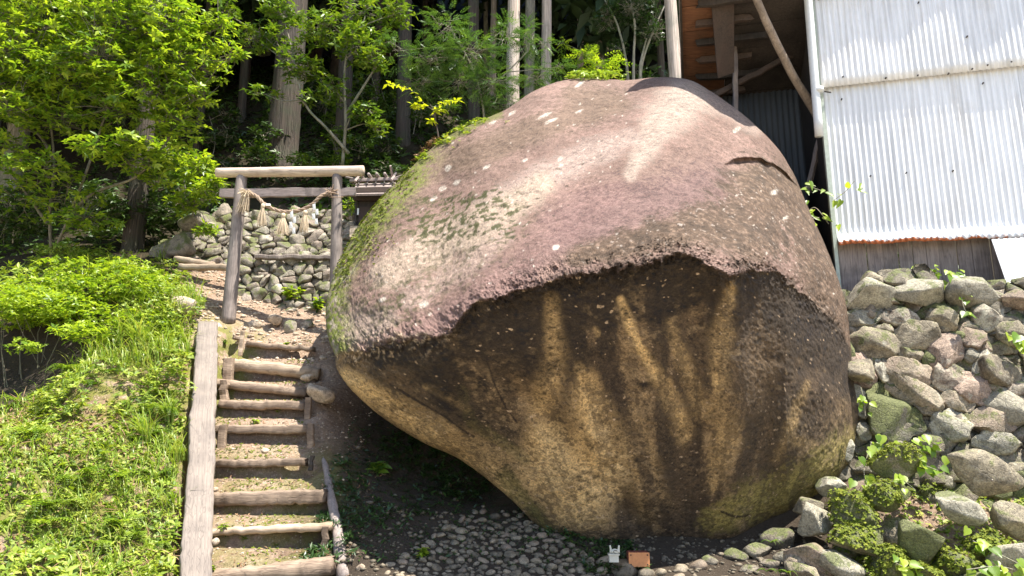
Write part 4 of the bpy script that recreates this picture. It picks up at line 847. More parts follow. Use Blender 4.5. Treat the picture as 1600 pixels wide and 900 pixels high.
def sheet(u0, u1, ztop, zbot, out0, flare=0.0, flare_h=.22, amp=.011, pitch=.072, nz=14, mat=TIN, seed=0, par=bld, rust=True, name='corrugated_sheet', out1=None, wob=.006):
    nu = max(8, int((u1 - u0) / pitch * 8)); us = np.linspace(u0, u1, nu); vs = np.linspace(0, 1, nz); rw = []
    for v_ in vs:
        zt = ztop(us); zb = zbot(us); z = zt + (zb - zt) * v_; d = (z - zb); fl = np.clip(1 - d / flare_h, 0, 1) ** 1.3 * flare if flare else 0
        base = out0 + ((out1 - out0) * v_ if out1 is not None else 0)
        ou = base + amp * np.sin(us / pitch * 2 * math.pi) + fl + wob * fbm(np.stack([us * 2, z * 2, 0 * us + seed], -1), 2, 8)
        rw.append(C0 + us[:, None] * exb + ou[:, None] * nb_ + np.stack([0 * z, 0 * z, z], -1))
    rw = np.array(rw); k = nz * nu; V = np.vstack([rw.reshape(-1, 3), rw.reshape(-1, 3) - nb_ * .0015]); i0 = np.arange(k).reshape(nz, nu)
    q = np.stack([i0[:-1, :-1], i0[1:, :-1], i0[1:, 1:], i0[:-1, 1:]], -1).reshape(-1, 4); q2_ = q[:, ::-1] + k
    ed = [np.stack([i0[-1, :-1], i0[-1, :-1] + k, i0[-1, 1:] + k, i0[-1, 1:]], -1), np.stack([i0[0, 1:], i0[0, 1:] + k, i0[0, :-1] + k, i0[0, :-1]], -1), np.stack([i0[1:, 0], i0[:-1, 0], i0[:-1, 0] + k, i0[1:, 0] + k], -1), np.stack([i0[:-1, -1], i0[1:, -1], i0[1:, -1] + k, i0[:-1, -1] + k], -1)]
    rs = np.zeros((nz, nu));
    if rust: d = (np.linspace(1, 0, nz)[:, None] * 3.0); rs = np.exp(-d * 6) * (.74 - .26 * np.clip((us - .9) / 1.2, 0, 1))[None, :] * (1 + 0 * d)
    return obj(name, V, np.vstack([q, q2_] + ed), mat, par, True, attrs=dict(rust=np.r_[rs.ravel(), rs.ravel()]))
ua, za = U(1290, 140, .0); ub, zb_ = U(1600, 106, .0); uc, zc = U(1305, 384, .10); ud, zd = U(1600, 371, .10)
midz = lambda u: za + (zb_ - za) * (u - ua) / (ub - ua); botz = lambda u: zc + (zd - zc) * (u - uc) / (ud - uc) + .004 * np.sin(u * 9) + .012 * fbm(np.stack([np.asarray(u) * 7, 0 * u, 0 * u], -1), 3, 3)
topz = lambda u: 0 * u + 8.25
e_ = [0.0, .78, 1.56, 2.34, 3.12, 3.9]
for k in range(5):   # lower course, then the upper one hung proud over it
    sheet(e_[k], e_[k + 1] + .05, lambda u: midz(u) + .12, botz, .0 + .003 * (k % 2), flare=.13, seed=k, nz=26)
for k in range(5): sheet(e_[k] - .02, e_[k + 1] + .03, topz, lambda u: midz(u) + .0, .02 + .003 * (k % 2), seed=10 + k, nz=14, rust=False, out1=.07)
# end wall turning back, corner trim, boards under the flare
def strip(name, q0, q1, wv, dv, mat, par=bld):
    q0, q1, wv, dv = map(lambda x: np.array(x, float), (q0, q1, wv, dv)); V = np.array([q0, q0 + wv, q0 + wv + dv, q0 + dv, q1, q1 + wv, q1 + wv + dv, q1 + dv])
    return obj(name, V, [(0, 1, 2, 3), (7, 6, 5, 4), (0, 4, 5, 1), (1, 5, 6, 2), (2, 6, 7, 3), (3, 7, 4, 0)], mat, par)
strip('corner_trim', BP(-.05, 3.55, .05), BP(-.05, 8.2, .05), exb * .045, -nb_ * .09, TRIM)
strip('corner_post', BP(-.04, 3.3, -.06), BP(-.04, 8.2, -.06), exb * .11, -nb_ * .11, WOODD)
u = .01; k = 0; br = np.random.default_rng(4)
while u < 3.9:
    wd = br.uniform(.13, .21); zt = botz(np.array([u]))[0] + .2; o = strip('wall_board', BP(u, 3.1, -.03 + br.uniform(-.006, .006)), BP(u + br.uniform(-.008, .008), zt, -.03), exb * (wd - .008), -nb_ * .02, WOODG); u += wd; k += 1
strip('sill_beam', BP(-.02, 3.12, .03), BP(3.9, 3.12, .03), np.array([0, 0, .10]), -nb_ * .055, WOODD)
# loose sheet propped in front at the right
lu, lz = U(1549, 374, .16); ru, rz_ = U(1575, 440, .55)
def loose():
    us = np.linspace(0, .9, 90); vs = np.linspace(0, 1, 8); rw = []
    A1 = BP(lu, lz, .16); A2 = BP(ru, rz_, .50)
    for v_ in vs:
        q = A1 + (A2 - A1) * v_; rw.append(q + us[:, None] * exb + (.012 * np.sin(us / .0605 * 2 * math.pi))[:, None] * nb_)
    rw = np.array(rw); nu = 90; nz = 8; k = nz * nu; V = np.vstack([rw.reshape(-1, 3), rw.reshape(-1, 3) - nb_ * .0015]); i0 = np.arange(k).reshape(nz, nu)
    q = np.stack([i0[:-1, :-1], i0[1:, :-1], i0[1:, 1:], i0[:-1, 1:]], -1).reshape(-1, 4); d = np.linspace(1, 0, nz)[:, None] + 0 * us; rs = np.exp(-d * 9) * .4
    return obj('loose_sheet', V, np.vstack([q, q[:, ::-1] + k]), TIN, bld, True, attrs=dict(rust=np.r_[rs.ravel(), rs.ravel()]))
loose()
# nail heads
for (x, y) in [(1360, 275), (1416, 270), (1489, 267), (1384, 122), (1434, 118), (1482, 115), (1519, 108), (1543, 102), (1580, 97), (1511, 57), (1435, 4), (1536, 130), (1317, 120), (1315, 155)]:
    o_ = .075 if y < 128 else .03; u_, z_ = U(x, y, o_); v, f = tube([BP(u_, z_, o_ + .012), BP(u_, z_, o_ - .02)], [.011, .009], 8); obj('nail_head', v, f, WOODD, bld)
# downpipe on the corner
q0 = BP(*U(1280, 213, .13), .13); q1 = BP(*U(1262, -10, .13), .13); pp = empty('downpipe', tuple(q0), 'pale downpipe ending halfway down the left corner of the corrugated shed', 'pipe')
v, f = tube(resample([q0, q1 + (q1 - q0) * .4], 14), .055, 18, True); obj('pipe', v, f, PIPE, pp, True)
u_, z_ = U(1279, 141, .13); v, f = tube([BP(u_, z_ - .03, .13), BP(u_, z_ + .03, .13)], .066, 18); obj('bracket_collar', v, f, PIPE, pp, True)
v, f = tube([BP(u_, z_, .13), BP(u_ + .16, z_ - .02, .07)], .01, 6); obj('bracket_arm', v, f, WOODD, pp)
# lean-to: dark back wall, roof with rafters, posts
def W3(px, py, Y): return np.array(P(px, py, Y))
bz = lambda u: 0 * u + 7.35
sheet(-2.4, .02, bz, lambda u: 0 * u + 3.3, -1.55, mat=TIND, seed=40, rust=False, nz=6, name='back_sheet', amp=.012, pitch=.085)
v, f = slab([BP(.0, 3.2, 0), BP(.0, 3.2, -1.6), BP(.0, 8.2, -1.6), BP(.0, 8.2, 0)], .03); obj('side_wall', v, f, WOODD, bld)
RZ = 7.72
e1_ = W3(1065, 0, 9.35); RZ = float(e1_[2]); eu = float((e1_ - C0) @ exb); ff = W3(1095, 146, 11.0)
def RPt(u, out, dz=0): return BP(u, RZ + dz - .09 * (u - eu) * 0 + .0 * out, out)
ofr = float((e1_ - C0) @ nb_) + .12
slope = (float(ff[2]) - RZ) / (float((ff - C0) @ nb_) - (ofr - .12))
def RQ(u, out, dz=0.0): return BP(u, RZ + slope * (out - (ofr - .12)) + dz, out)
nbp = 10; o0 = ofr + .6; o1 = -3.2
for k in range(nbp):
    a0 = o0 + (o1 - o0) * k / nbp; a1 = o0 + (o1 - o0) * (k + 1) / nbp + .012; v, f = slab([RQ(eu, a0), RQ(eu + .62, a0), RQ(eu + .62, a1), RQ(eu, a1)], -.025); obj('roof_plank', v, f, WOODO, bld)
    v, f = slab([RQ(eu + .625, a0), RQ(-.1, a0), RQ(-.1, a1), RQ(eu + .625, a1)], -.025); obj('roof_plank', v, f, WOODD, bld)  # inner planks: shade deep under the roof put into a darker wood
v, f = slab([RQ(-.1, .10), RQ(4.2, .10), RQ(4.2, -3.2), RQ(-.1, -3.2)], -.03); obj('roof_board', v, f, WOODD, bld)
sheet_top = []
for k in range(5):
    us = np.linspace(eu - .03, 4.3, 2); pass
nu = 420; us = np.linspace(eu - .04, 4.3, nu); rw = []
for a0 in (o0 + .07, o1): rw.append(np.array([RQ(u, min(a0, .17 + .03 * math.sin(u * 3.1) + .03 * math.sin(u * 6.1)) if u > -.1 else a0, .045 + .012 * math.sin(u / .0605 * 2 * math.pi)) for u in us]))
V = np.vstack([rw[0], rw[1], rw[0] + [0, 0, .002], rw[1] + [0, 0, .002]]); i = np.arange(nu - 1)
obj('roof_sheet', V, np.vstack([np.stack([i, i + 1, i + 1 + nu, i + nu], -1), np.stack([i + 2 * nu, i + 3 * nu, i + 1 + 3 * nu, i + 1 + 2 * nu], -1), np.stack([i, i + 2 * nu, i + 1 + 2 * nu, i + 1], -1)]), TIN, bld, True, attrs=dict(rust=np.zeros(4 * nu)))
for k in range(9):   # rafters running along the facade, seen end-on as dark blocks
    a = o0 - .10 - k * .33; v, f = beam(RQ(eu + .22, a, -.06), RQ(eu + (.95 if k % 2 else 1.15), a, -.06), .07, .10, 70 + k, 6, .05, .2, 10); obj('rafter', v, f, WOODN if k % 2 else WOODD, bld)
v, f = slab([RQ(eu - .03, o0, .06), RQ(eu - .03, o1, .06), RQ(eu - .03, o1, -.05), RQ(eu - .03, o0, -.05)], .03); obj('barge_board', v, f, WOODD, bld)
v, f = slab([W3(1108, -30, 9.2), W3(1146, -30, 9.2), W3(1146, 113, 9.9), W3(1121, 122, 9.9)], .035); obj('hanging_board', v, f, WOODN, bld)
v, f = beam(W3(1150, 220, 10.1), W3(1146, -40, 10.1), .075, .075, 80, 16, .01, .5); obj('post', v, f, WOODG, bld)
v, f = beam(W3(1115, 150, 10.2), W3(1240, 85, 10.2), .09, .09, 81, 12, .01, .5); obj('cross_beam', v, f, WOODN, bld)
for (y0, y1, Y) in ((20, -20, 9.8), (75, 30, 10.3), (120, 75, 10.6)): v, f = beam(W3(1150, y0, Y), W3(1262, y1, Y), .08, .07, int(y0) + 3, 10, .01, .4); obj('tie_rail', v, f, WOODD, bld)
v, f = tube(smoothpath([W3(1172, -25, 8.95), W3(1192, 22, 9.05), W3(1212, 65, 9.2), W3(1240, 120, 9.45), W3(1262, 155, 9.65), W3(1280, 186, 9.8)], 24), np.linspace(.05, .062, 24), 12, True, .15, 6, 5)
POLEM = mat_wood('wood_pole', (.20, .15, .11), (.36, .29, .22), (30, 30, 4), .004); tag(obj('brace_pole', v, f, POLEM, None, True), 'crooked natural pole bracing the dark lean-to left of the downpipe', 'pole')
v, f = beam(W3(1262, 300, 9.95), W3(1281, 214, 9.75), .07, .07, 90, 8, .01, .4); tag(obj('prop', v, f, WOODG), 'slanting grey prop below the open end of the downpipe', 'prop')
# ------------------------------------------------------------------ leaves
LT = np.array([[0, 0, 0], [.42, -.5, .10], [.42, .5, .10], [1, 0, 0], [.45, 0, -.02]]); LF = np.array([[0, 1, 4], [0, 4, 2], [1, 3, 4], [4, 3, 2]])
def unit(v): return v / (np.linalg.norm(v, axis=-1, keepdims=True) + 1e-9)
def leafmesh(p, d, n, L, wr, rnd, curl=0.0):
    p, d, n = (np.asarray(x, float) for x in (p, d, n)); d = unit(d); s = unit(np.cross(n, d)); n = np.cross(d, s); L = np.broadcast_to(L, len(p))[:, None]
    V = np.stack([p + L * (t[0] * d + t[1] * wr * s + (t[2] * wr * 1.2 - curl * t[0] ** 2) * n) for t in LT], 1).reshape(-1, 3)
    Fc = (np.arange(len(p))[:, None, None] * 5 + LF[None]).reshape(-1, 3); return V, Fc, np.repeat(rnd, 5)
_o = [(0, 0, 0), (-.09, .22, .05), (.03, .46, .10), (.28, .52, .12), (.55, .40, .09), (.8, .17, .03), (1, 0, -.04), (.8, -.17, .03), (.55, -.40, .09), (.28, -.52, .12), (.03, -.46, .10), (-.09, -.22, .05)]
BT = np.array(_o + [(.45, 0, -.02)]); BF = np.array([(k, (k + 1) % 12, 12)[::-1] for k in range(12)])
def bigleaf(p, d, n, L, wr, rnd, curl=.12):
    d = unit(np.asarray(d, float)); s = unit(np.cross(n, d)); n = np.cross(d, s); V = np.stack([p + L * (t[0] * d + t[1] * wr * s + (t[2] * wr - curl * t[0] ** 2) * n) for t in BT]); return V, BF, np.full(len(V), rnd)
def join(parts):
    V = []; Fc = []; A = []; k = 0
    for v, f, a in parts: V.append(v); Fc.append(f + k); A.append(a); k += len(v)
    return np.concatenate(V), np.concatenate(Fc), np.concatenate(A)
def whorls(c, k, L, wr, r, el=(-.25, .45), up=None, curl=.15, bright=0.0):
    """k leaves round every point c"""
    m = len(c); a = r.uniform(0, 2 * math.pi, (m, 1)) + np.arange(k)[None] * 2.4 + r.normal(size=(m, k)) * .3; e = r.uniform(el[0], el[1], (m, k))
    ax = unit(np.array([0, -.15, 1.0]) + r.normal(size=(m, 3)) * .35) if up is None else up
    u = unit(np.cross(ax, np.array([.3, 1, .1]))); v = np.cross(ax, u)
    d = np.cos(e)[..., None] * (np.cos(a)[..., None] * u[:, None] + np.sin(a)[..., None] * v[:, None]) + np.sin(e)[..., None] * ax[:, None]
    n = ax[:, None] * np.ones((m, k, 1)) + r.normal(size=(m, k, 3)) * .25
    rn = np.clip(r.uniform(0, 1, (m, k)) * .5 + r.uniform(0, .5, (m, 1)) + bright, 0, 1)
    p = np.repeat(c[:, None], k, 1); return leafmesh(p.reshape(-1, 3), d.reshape(-1, 3), n.reshape(-1, 3), L * r.uniform(.6, 1.15, m * k), wr, rn.ravel(), curl)
def fishbones(c, d, k, L, l, wr, r, droop=.2):
    """flat sprays: a row of leaflets both sides of an axis"""
    m = len(c); d = unit(d); up = unit(np.array([0, 0, 1.0]) + r.normal(size=(m, 3)) * .3); s = unit(np.cross(up, d)); t = (np.arange(k) + .5) / k; P_ = []; D_ = []; N_ = []; LL = []
    rn0 = r.uniform(0, 1, m)
    for sg in (-1, 1):
        for q in t:
            P_.append(c + d * L[:, None] * q - np.array([0, 0, 1]) * droop * L[:, None] * q * q); D_.append(d * .75 + sg * s * .8 + r.normal(size=(m, 3)) * .1 - [0, 0, .15]); N_.append(up + r.normal(size=(m, 3)) * .2); LL.append(l * (1.05 - .6 * abs(q - .35)) * np.ones(m))
    rn = np.clip(np.tile(rn0 * .7, 2 * k) + r.uniform(0, .3, 2 * k * m), 0, 1)
    return leafmesh(np.concatenate(P_), np.concatenate(D_), np.concatenate(N_), np.concatenate(LL), wr, rn, .1)
def leafobj(name, parts, mat, parent=None, stuff=True, origin=None):
    V, Fc, A = join(parts) if isinstance(parts, list) else parts; o = obj(name, V, Fc, mat, parent, True, attrs=dict(rnd=A), origin=origin)
    if stuff: o['kind'] = 'stuff'
    return o
def blobpts(bl, r, shell=.35):
    """bl: (px, py, Y, rx px, ry px, depth m, count)"""
    out = []
    for (x, y, Y, rx, ry, rd, n) in bl:
        q = unit(r.normal(size=(n, 3))) * (r.uniform(shell ** 3, 1, (n, 1)) ** (1 / 3)); c = np.array(P(x, y, Y)); s = Y / 1120
        g = 1 + .3 * fbm(q * 1.8 + x, 2, int(abs(y)) + 1)[:, None]; out.append(c + q * g * [rx * s, rd, ry * s])
    return np.concatenate(out)
# ------------------------------------------------------------------ cedars
def crown_mesh(seed, h0=4.6, h1=17.5, rad=2.6, n=2300, name='crown', leaf=LEAF['cedar']):
    r = np.random.default_rng(seed); u = r.uniform(0, 1, n) ** .8; z = h0 + (h1 - h0) * u; rr_ = rad * (1 - u * .8) * r.uniform(.2, 1, n) ** .6; a = r.uniform(0, 2 * math.pi, n)
    c = np.stack([np.cos(a) * rr_, np.sin(a) * rr_, z - rr_ * .25], -1); V, Fc, A = whorls(c, 5, .55, .42, r, (-.5, .3), None, .3)
    return meshdata(name, V, Fc, leaf, True, dict(rnd=A))
CR = [crown_mesh(s) for s in (1, 2, 3)]; CRN = crown_mesh(4, 10.5, 17.5, 1.25, 700)
def trunk_geo(r0, r1, h, seed, lean=(0, 0), flare=.35, seg=16, n=22):
    z = np.r_[np.linspace(0, 1.6, 8), np.linspace(2.0, h, n - 8)]; r = np.random.default_rng(seed); px = lean[0] * z + .03 * np.sin(z * .5 + seed); py = lean[1] * z
    rad = r0 + (r1 - r0) * z / h + r0 * flare * np.exp(-z / .45); v, f = tube(np.stack([px, py, z - .35], -1), rad, seg, True, .10, 3.2, seed); return v, f
TREES = [  # px, base py, depth, width px, bark, lean x, crown, label
    (440, 258, 15.0, 54, BARKC, .0, True, 'thickest cedar trunk in the forest, behind the left half of the torii gate'),
    (530, 252, 15.2, 26, BARKC, .005, True, 'reddish slim cedar trunk wrapped in leafy twigs right of the thickest trunk'),
    (627, 222, 16.0, 26, BARKC, .0, True, 'grey-brown trunk directly left of the yellow sapling'),
    (741, 192, 15.6, 22, BARKC, -.004, True, 'trunk half hidden behind the feathery evergreen above the boulder'),
    (803, 200, 13.6, 25, BARKL, .002, True, 'brightest reddish-pale trunk rising straight behind the boulder crown'),
    (827, 180, 15.0, 20, BARKG, .004, True, 'dull green-grey trunk between two pale trunks above the boulder'),
    (848, 180, 14.4, 20, BARKL, .016, True, 'pale trunk immediately right of the green-grey one above the boulder'),
    (905, 140, 19.0, 12, BARKL, .012, True, 'thin distant trunk standing alone right of the pale trio'),
    (1062, 160, 13.2, 26, BARKL, -.01, True, 'smooth pale trunk against the orange underside of the lean-to roof'),
    (205, 392, 12.2, 33, BARKC, .006, True, 'brown trunk among the sunlit leaves at the left, base by the path'),
    (372, 250, 18.5, 15, BARKC, .0, True, 'dim slender trunk between the leafy left trees and the thickest trunk'),
    (585, 235, 19.5, 15, BARKC, .0, True, 'dim trunk left of the trunk beside the yellow sapling'),
    (770, 170, 20.0, 12, BARKL, .0, True, 'thin pale trunk in the gap left of the brightest trunk'),
    (1033, 140, 17.0, 14, BARKC, .0, True, 'dark slim trunk just left of the smooth pale trunk'),
    (300, 300, 17.0, 14, BARKC, .0, True, 'dark slim trunk behind the right edge of the left foliage'),
    (660, 200, 22.0, 12, BARKC, .0, True, 'faint far trunk above the yellow sapling'),
    (760, 60, 22.5, 9, BARKG, .0, True, 'faint thin trunk top centre behind the feathery evergreen')]
placed = []
for i, (px, py, Y, wpx, bk, ln, crn, lb) in enumerate(TREES):
    g = np.array(P(px, py, Y)); g[2] = min(gz1(g[0], g[1]), 1e9) if py < 200 or True else g[2]
    r0 = wpx / 2 / 1160 * Y; t_ = empty('cedar_tree', tuple(g), lb, 'tree', 'conifer trunks behind the boulder and gate')
    lx = ln; v, f = trunk_geo(r0 * .96, r0 * .55, 17.0, 100 + i, (lx, 0), .30 if wpx > 30 else .18, 20 if wpx > 20 else 12)
    obj('trunk', v + g, f, bk, t_, True); inst('crown', CRN if Y < 17 else CR[i % 3], g, (0, 0, i * 1.3), (1, 1, 1), t_)
    placed.append((g[0], g[1]))
fr_ = np.random.default_rng(21); FTR = []
for k in range(2600):
    x = fr_.uniform(-26, 24); y = 13.2 + 32 * fr_.uniform(0, 1) ** 1.25
    if abs(x) > 4 + y * .95: continue
    if x > 1.2 and y < 14.0 + max(0, x - 2) * .9: continue
    if y < 17.5 and -4.6 < x < 1.6: continue
    if x < -4.5 and y < 13.6: continue
    md_ = 2.1 + .02 * y
    if min((x - a) ** 2 + (y - b_) ** 2 for a, b_ in placed) < md_ ** 2: continue
    placed.append((x, y)); FTR.append((x, y))
tm = []
for s_ in range(4):
    v, f = trunk_geo(.17 + .03 * s_, .09, 17.0, 300 + s_, (.004 * (s_ - 1.5), 0), .3, 12, 18); tm.append(meshdata('trunk', v, f, [BARKC, BARKC, BARKG, BARKC][s_], True))
for k, (x, y) in enumerate(FTR):
    g = np.array([x, y, gz1(x, y)]); t_ = empty('cedar_tree', tuple(g), 'dark straight cedar among many alike deep in the shaded forest', 'tree', 'cedars deep in the forest')
    s = fr_.uniform(.85, 1.2); a = inst('trunk', tm[k % 4], g, (0, 0, k * 1.7), (s, s, 1), t_); inst('crown', CR[k % 3], g, (0, 0, k * 2.1), (1.15, 1.15, 1.0), t_)
# ------------------------------------------------------------------ broadleaf trees at the left and centre
def leafy_tree(name, label, cat, base, blobs, mat, L, wr, k, seed, stems, twig=.35, bark=BARKG, r0=.045, kind='whorl', group=None, bright=0.0, tr=.006):
    r = np.random.default_rng(seed); b0 = np.array(P(*base)); t_ = empty(name, tuple(b0), label, cat, group)
    mb = MB(); cen = []
    for bl in blobs: cen.append(np.array(P(bl[0], bl[1], bl[2])))
    forks = []
    for st in stems:
        pts = smoothpath([P(*q) for q in st], 16); n = len(pts); rs = r0 * np.linspace(1, .45, n); v, f = tube(pts, rs, 9, True, .1, 6, seed); obj('stem' if len(stems) > 1 else 'trunk', v, f, bark, t_, True); forks.append(pts)
    al = np.concatenate([p[4:] for p in forks])
    for c in cen:
        s0 = al[np.argmin(((al - c) ** 2).sum(1) + 3 * np.clip(al[:, 2] - c[2] + .1, 0, None))]; md_ = (s0 + c) / 2 + r.normal(size=3) * .08 + [0, 0, .06]; mb.add(*tube(smoothpath([s0, md_, c], 7), np.linspace(r0 * .45, r0 * .15, 7), 6))
    pts = blobpts(blobs, r); cen = np.array(cen); sel = np.flatnonzero(r.uniform(0, 1, len(pts)) < twig)
    for i in sel:
        c = cen[np.argmin(((cen - pts[i]) ** 2).sum(1))]; c = c + (pts[i] - c) * r.uniform(0, .5) + r.normal(size=3) * .05; mb.add(*tube([c, (c + pts[i]) / 2 + r.normal(size=3) * .03, pts[i]], [tr, tr * .7, tr * .4], 4, False))
    o = mb.make('branches', bark, t_); o['kind'] = 'stuff'
    if kind == 'whorl': lm = whorls(pts, k, L, wr, r, bright=bright)
    else:
        d = unit(pts - cen[np.argmin(((pts[:, None] - cen[None]) ** 2).sum(-1), 1)] + r.normal(size=pts.shape) * .15 + [0, 0, -.02]); d[:, 2] *= .5; lm = fishbones(pts, d, k, L * 3.2 * r.uniform(.7, 1.2, len(pts)), L, wr, r)
    leafobj('foliage', lm, mat, t_); return t_
BARKT = mat_wood('bark_twig', (.09, .08, .055), (.24, .21, .15), (20, 20, 4), .006, (.09, .10, .05))
leafy_tree('broadleaf_tree', 'large sunlit broadleaf tree with bright lime leaves filling the upper left corner', 'tree', (80, 398, 11.2),
    [(60, 50, 10.6, 105, 62, .9, 560), (190, 40, 10.3, 105, 60, .9, 560), (290, 90, 10.2, 62, 55, .7, 320), (110, 120, 10.3, 90, 40, .7, 320), (235, 140, 10.1, 78, 42, .6, 280), (25, 140, 10.6, 60, 48, .7, 200), (282, 195, 10.3, 40, 34, .5, 120),
     (150, 232, 9.9, 52, 13, .4, 80), (205, 222, 9.9, 30, 12, .3, 46), (20, 232, 10.6, 48, 34, .6, 100), (90, 190, 10.6, 80, 30, .7, 120), (345, 40, 10.2, 22, 18, .3, 34), (362, 80, 10.1, 22, 9, .25, 26), (320, 150, 10.1, 18, 14, .3, 26), (60, -50, 10.4, 160, 50, 1, 300), (250, -40, 10.2, 110, 42, .8, 250), (30, 90, 10.2, 60, 60, .5, 220), (160, 90, 9.9, 90, 50, .5, 260), (270, 40, 10.0, 70, 40, .5, 180),
     (100, 310, 10.7, 70, 22, .5, 60), (30, 310, 10.9, 40, 40, .5, 50), (250, 270, 10.9, 40, 25, .4, 60), (180, 170, 10.2, 90, 30, .6, 150), (60, 265, 10.3, 70, 26, .5, 110), (215, 250, 10.4, 50, 20, .4, 90), (130, 345, 10.6, 60, 18, .5, 80), (20, 170, 10.1, 50, 24, .4, 120)],
    LEAF['bright'], .115, .42, 6, 41, [[(80, 400, 11.2), (78, 330, 11.0), (85, 260, 10.8), (80, 170, 10.6), (100, 80, 10.5)], [(84, 395, 11.2), (112, 330, 10.9), (145, 240, 10.6), (175, 150, 10.3), (215, 60, 10.2)], [(74, 350, 11.0), (40, 300, 10.9), (15, 270, 10.8), (-20, 220, 10.8)], [(84, 250, 10.8), (60, 210, 10.7), (20, 190, 10.6), (0, 120, 10.6)], [(112, 330, 10.9), (150, 300, 10.8), (215, 275, 10.6), (262, 220, 10.4)]], .4, BARKT, .026)
leafy_tree('shrub', 'pale green leafy shrub just left of the torii crossbeam ends', 'shrub', (300, 350, 11.9), [(310, 265, 11.5, 24, 34, .35, 130), (325, 300, 11.3, 22, 20, .3, 90), (285, 315, 11.5, 22, 18, .3, 60), (255, 235, 11.9, 30, 25, .4, 70), (322, 360, 11.3, 17, 11, .2, 36), (338, 285, 11.2, 10, 12, .2, 26)],
    LEAF['bright'], .13, .34, 5, 42, [[(300, 350, 11.9), (305, 300, 11.6), (312, 250, 11.5)]], .4, BARKG, .018)
leafy_tree('young_tree', 'young leafy tree with bare twigs in front of the thickest cedar trunk', 'tree', (535, 255, 13.8),
    [(560, 70, 13.3, 44, 30, .5, 160), (505, 45, 13.4, 56, 26, .5, 150), (585, 95, 13.2, 24, 18, .35, 80), (455, 95, 13.4, 24, 36, .4, 80), (430, 60, 13.5, 20, 24, .3, 46), (485, 105, 13.4, 22, 20, .3, 50), (570, 175, 13.3, 26, 17, .3, 60), (520, 140, 13.4, 26, 30, .4, 60), (600, 60, 13.4, 14, 24, .3, 40), (410, 145, 13.4, 36, 8, .3, 26), (478, 118, 13.4, 20, 6, .2, 20), (570, 15, 13.5, 60, 22, .5, 120), (480, 150, 13.4, 16, 12, .3, 20), (440, 20, 13.6, 40, 24, .4, 110), (395, 60, 13.7, 26, 30, .4, 60), (350, 20, 13.9, 30, 26, .4, 60), (625, 20, 13.5, 30, 24, .4, 60), (590, 200, 13.4, 22, 12, .3, 30)],
    LEAF['mid'], .135, .40, 5, 43, [[(535, 258, 13.8), (540, 190, 13.6), (538, 120, 13.5), (545, 50, 13.4)], [(545, 240, 13.7), (510, 200, 13.5), (478, 165, 13.4), (462, 110, 13.4)], [(540, 180, 13.6), (565, 140, 13.4), (590, 100, 13.3)]], .5, BARKG, .035, bright=.15)
leafy_tree('feathery_evergreen', 'feathery blue-green evergreen leaning over the boulder shoulder between pale trunks', 'tree', (758, 195, 12.6),
    [(695, 45, 12.2, 38, 34, .4, 130), (735, 85, 12.2, 52, 30, .5, 210), (672, 92, 12.2, 34, 20, .4, 110), (770, 130, 12.2, 34, 26, .4, 130), (660, 130, 12.4, 30, 16, .3, 60), (720, 130, 12.3, 42, 22, .4, 110), (790, 55, 12.3, 14, 30, .3, 60), (825, 60, 12.4, 14, 34, .3, 60), (838, 120, 12.4, 20, 20, .3, 56), (872, 105, 12.4, 18, 8, .3, 24), (790, 165, 12.3, 26, 16, .3, 60), (850, 70, 12.4, 14, 12, .2, 20), (620, 80, 12.6, 20, 26, .3, 34)],
    LEAF['fir'], .075, .22, 7, 44, [[(758, 200, 12.6), (752, 150, 12.5), (735, 100, 12.4), (705, 45, 12.3)], [(752, 150, 12.5), (785, 120, 12.4), (825, 80, 12.4)]], .35, BARKG, .022, 'fish')
leafy_tree('twiggy_shrub', 'grey many-stemmed twiggy shrub with small dark leaves left of the smooth pale trunk', 'shrub', (990, 135, 14.2),
    [(985, 15, 14.0, 50, 22, .5, 260), (1020, 50, 14.0, 28, 24, .4, 140), (950, 30, 14.2, 30, 24, .4, 130), (965, 75, 14.2, 22, 14, .3, 50), (1010, -20, 14, 60, 20, .5, 120)],
    LEAF['dark'], .075, .45, 5, 45, [[(982, 140, 14.2), (978, 95, 14.1), (965, 40, 14.0), (945, 0, 14)], [(990, 140, 14.2), (990, 90, 14.1), (992, 40, 14.0), (985, 0, 14)], [(998, 140, 14.2), (1004, 95, 14.1), (1020, 50, 14.0), (1040, 5, 14)], [(1004, 140, 14.2), (1000, 105, 14.1), (1010, 60, 14.0)]], .5, BARKG, .035)
leafy_tree('shrub', 'bright green fern-like sprays catching sun beyond the boulder top', 'shrub', (935, 128, 13.4), [(938, 103, 13.2, 24, 12, .3, 60), (920, 90, 13.3, 16, 8, .3, 24), (880, 68, 13.6, 8, 5, .2, 10)], LEAF['bright'], .10, .32, 6, 46, [[(935, 130, 13.4), (932, 110, 13.3), (936, 98, 13.2)]], .4, BARKG, .012, 'fish')
SH = [(395, 232, 14.6, 30, 16, 60, 'mid'), (350, 262, 14.2, 26, 16, 50, 'dark'), (560, 228, 14.4, 26, 20, 50, 'underwood'), (500, 240, 14.3, 24, 12, 40, 'underwood'), (655, 175, 15, 20, 24, 46, 'underwood'), (700, 165, 14.2, 18, 10, 26, 'mid'), (470, 250, 13.9, 22, 10, 40, 'mid'), (150, 320, 12.0, 50, 40, 260, 'underwood'), (250, 330, 12.3, 40, 36, 200, 'underwood'), (20, 330, 11.9, 60, 50, 300, 'underwood'), (545, 330, 12.3, 12, 26, 50, 'bright'), (352, 205, 16, 30, 24, 40, 'dark'), (600, 260, 14, 30, 14, 40, 'dark'), (870, 120, 15, 24, 12, 30, 'underwood'), (1000, 120, 15.5, 40, 20, 50, 'dark')]
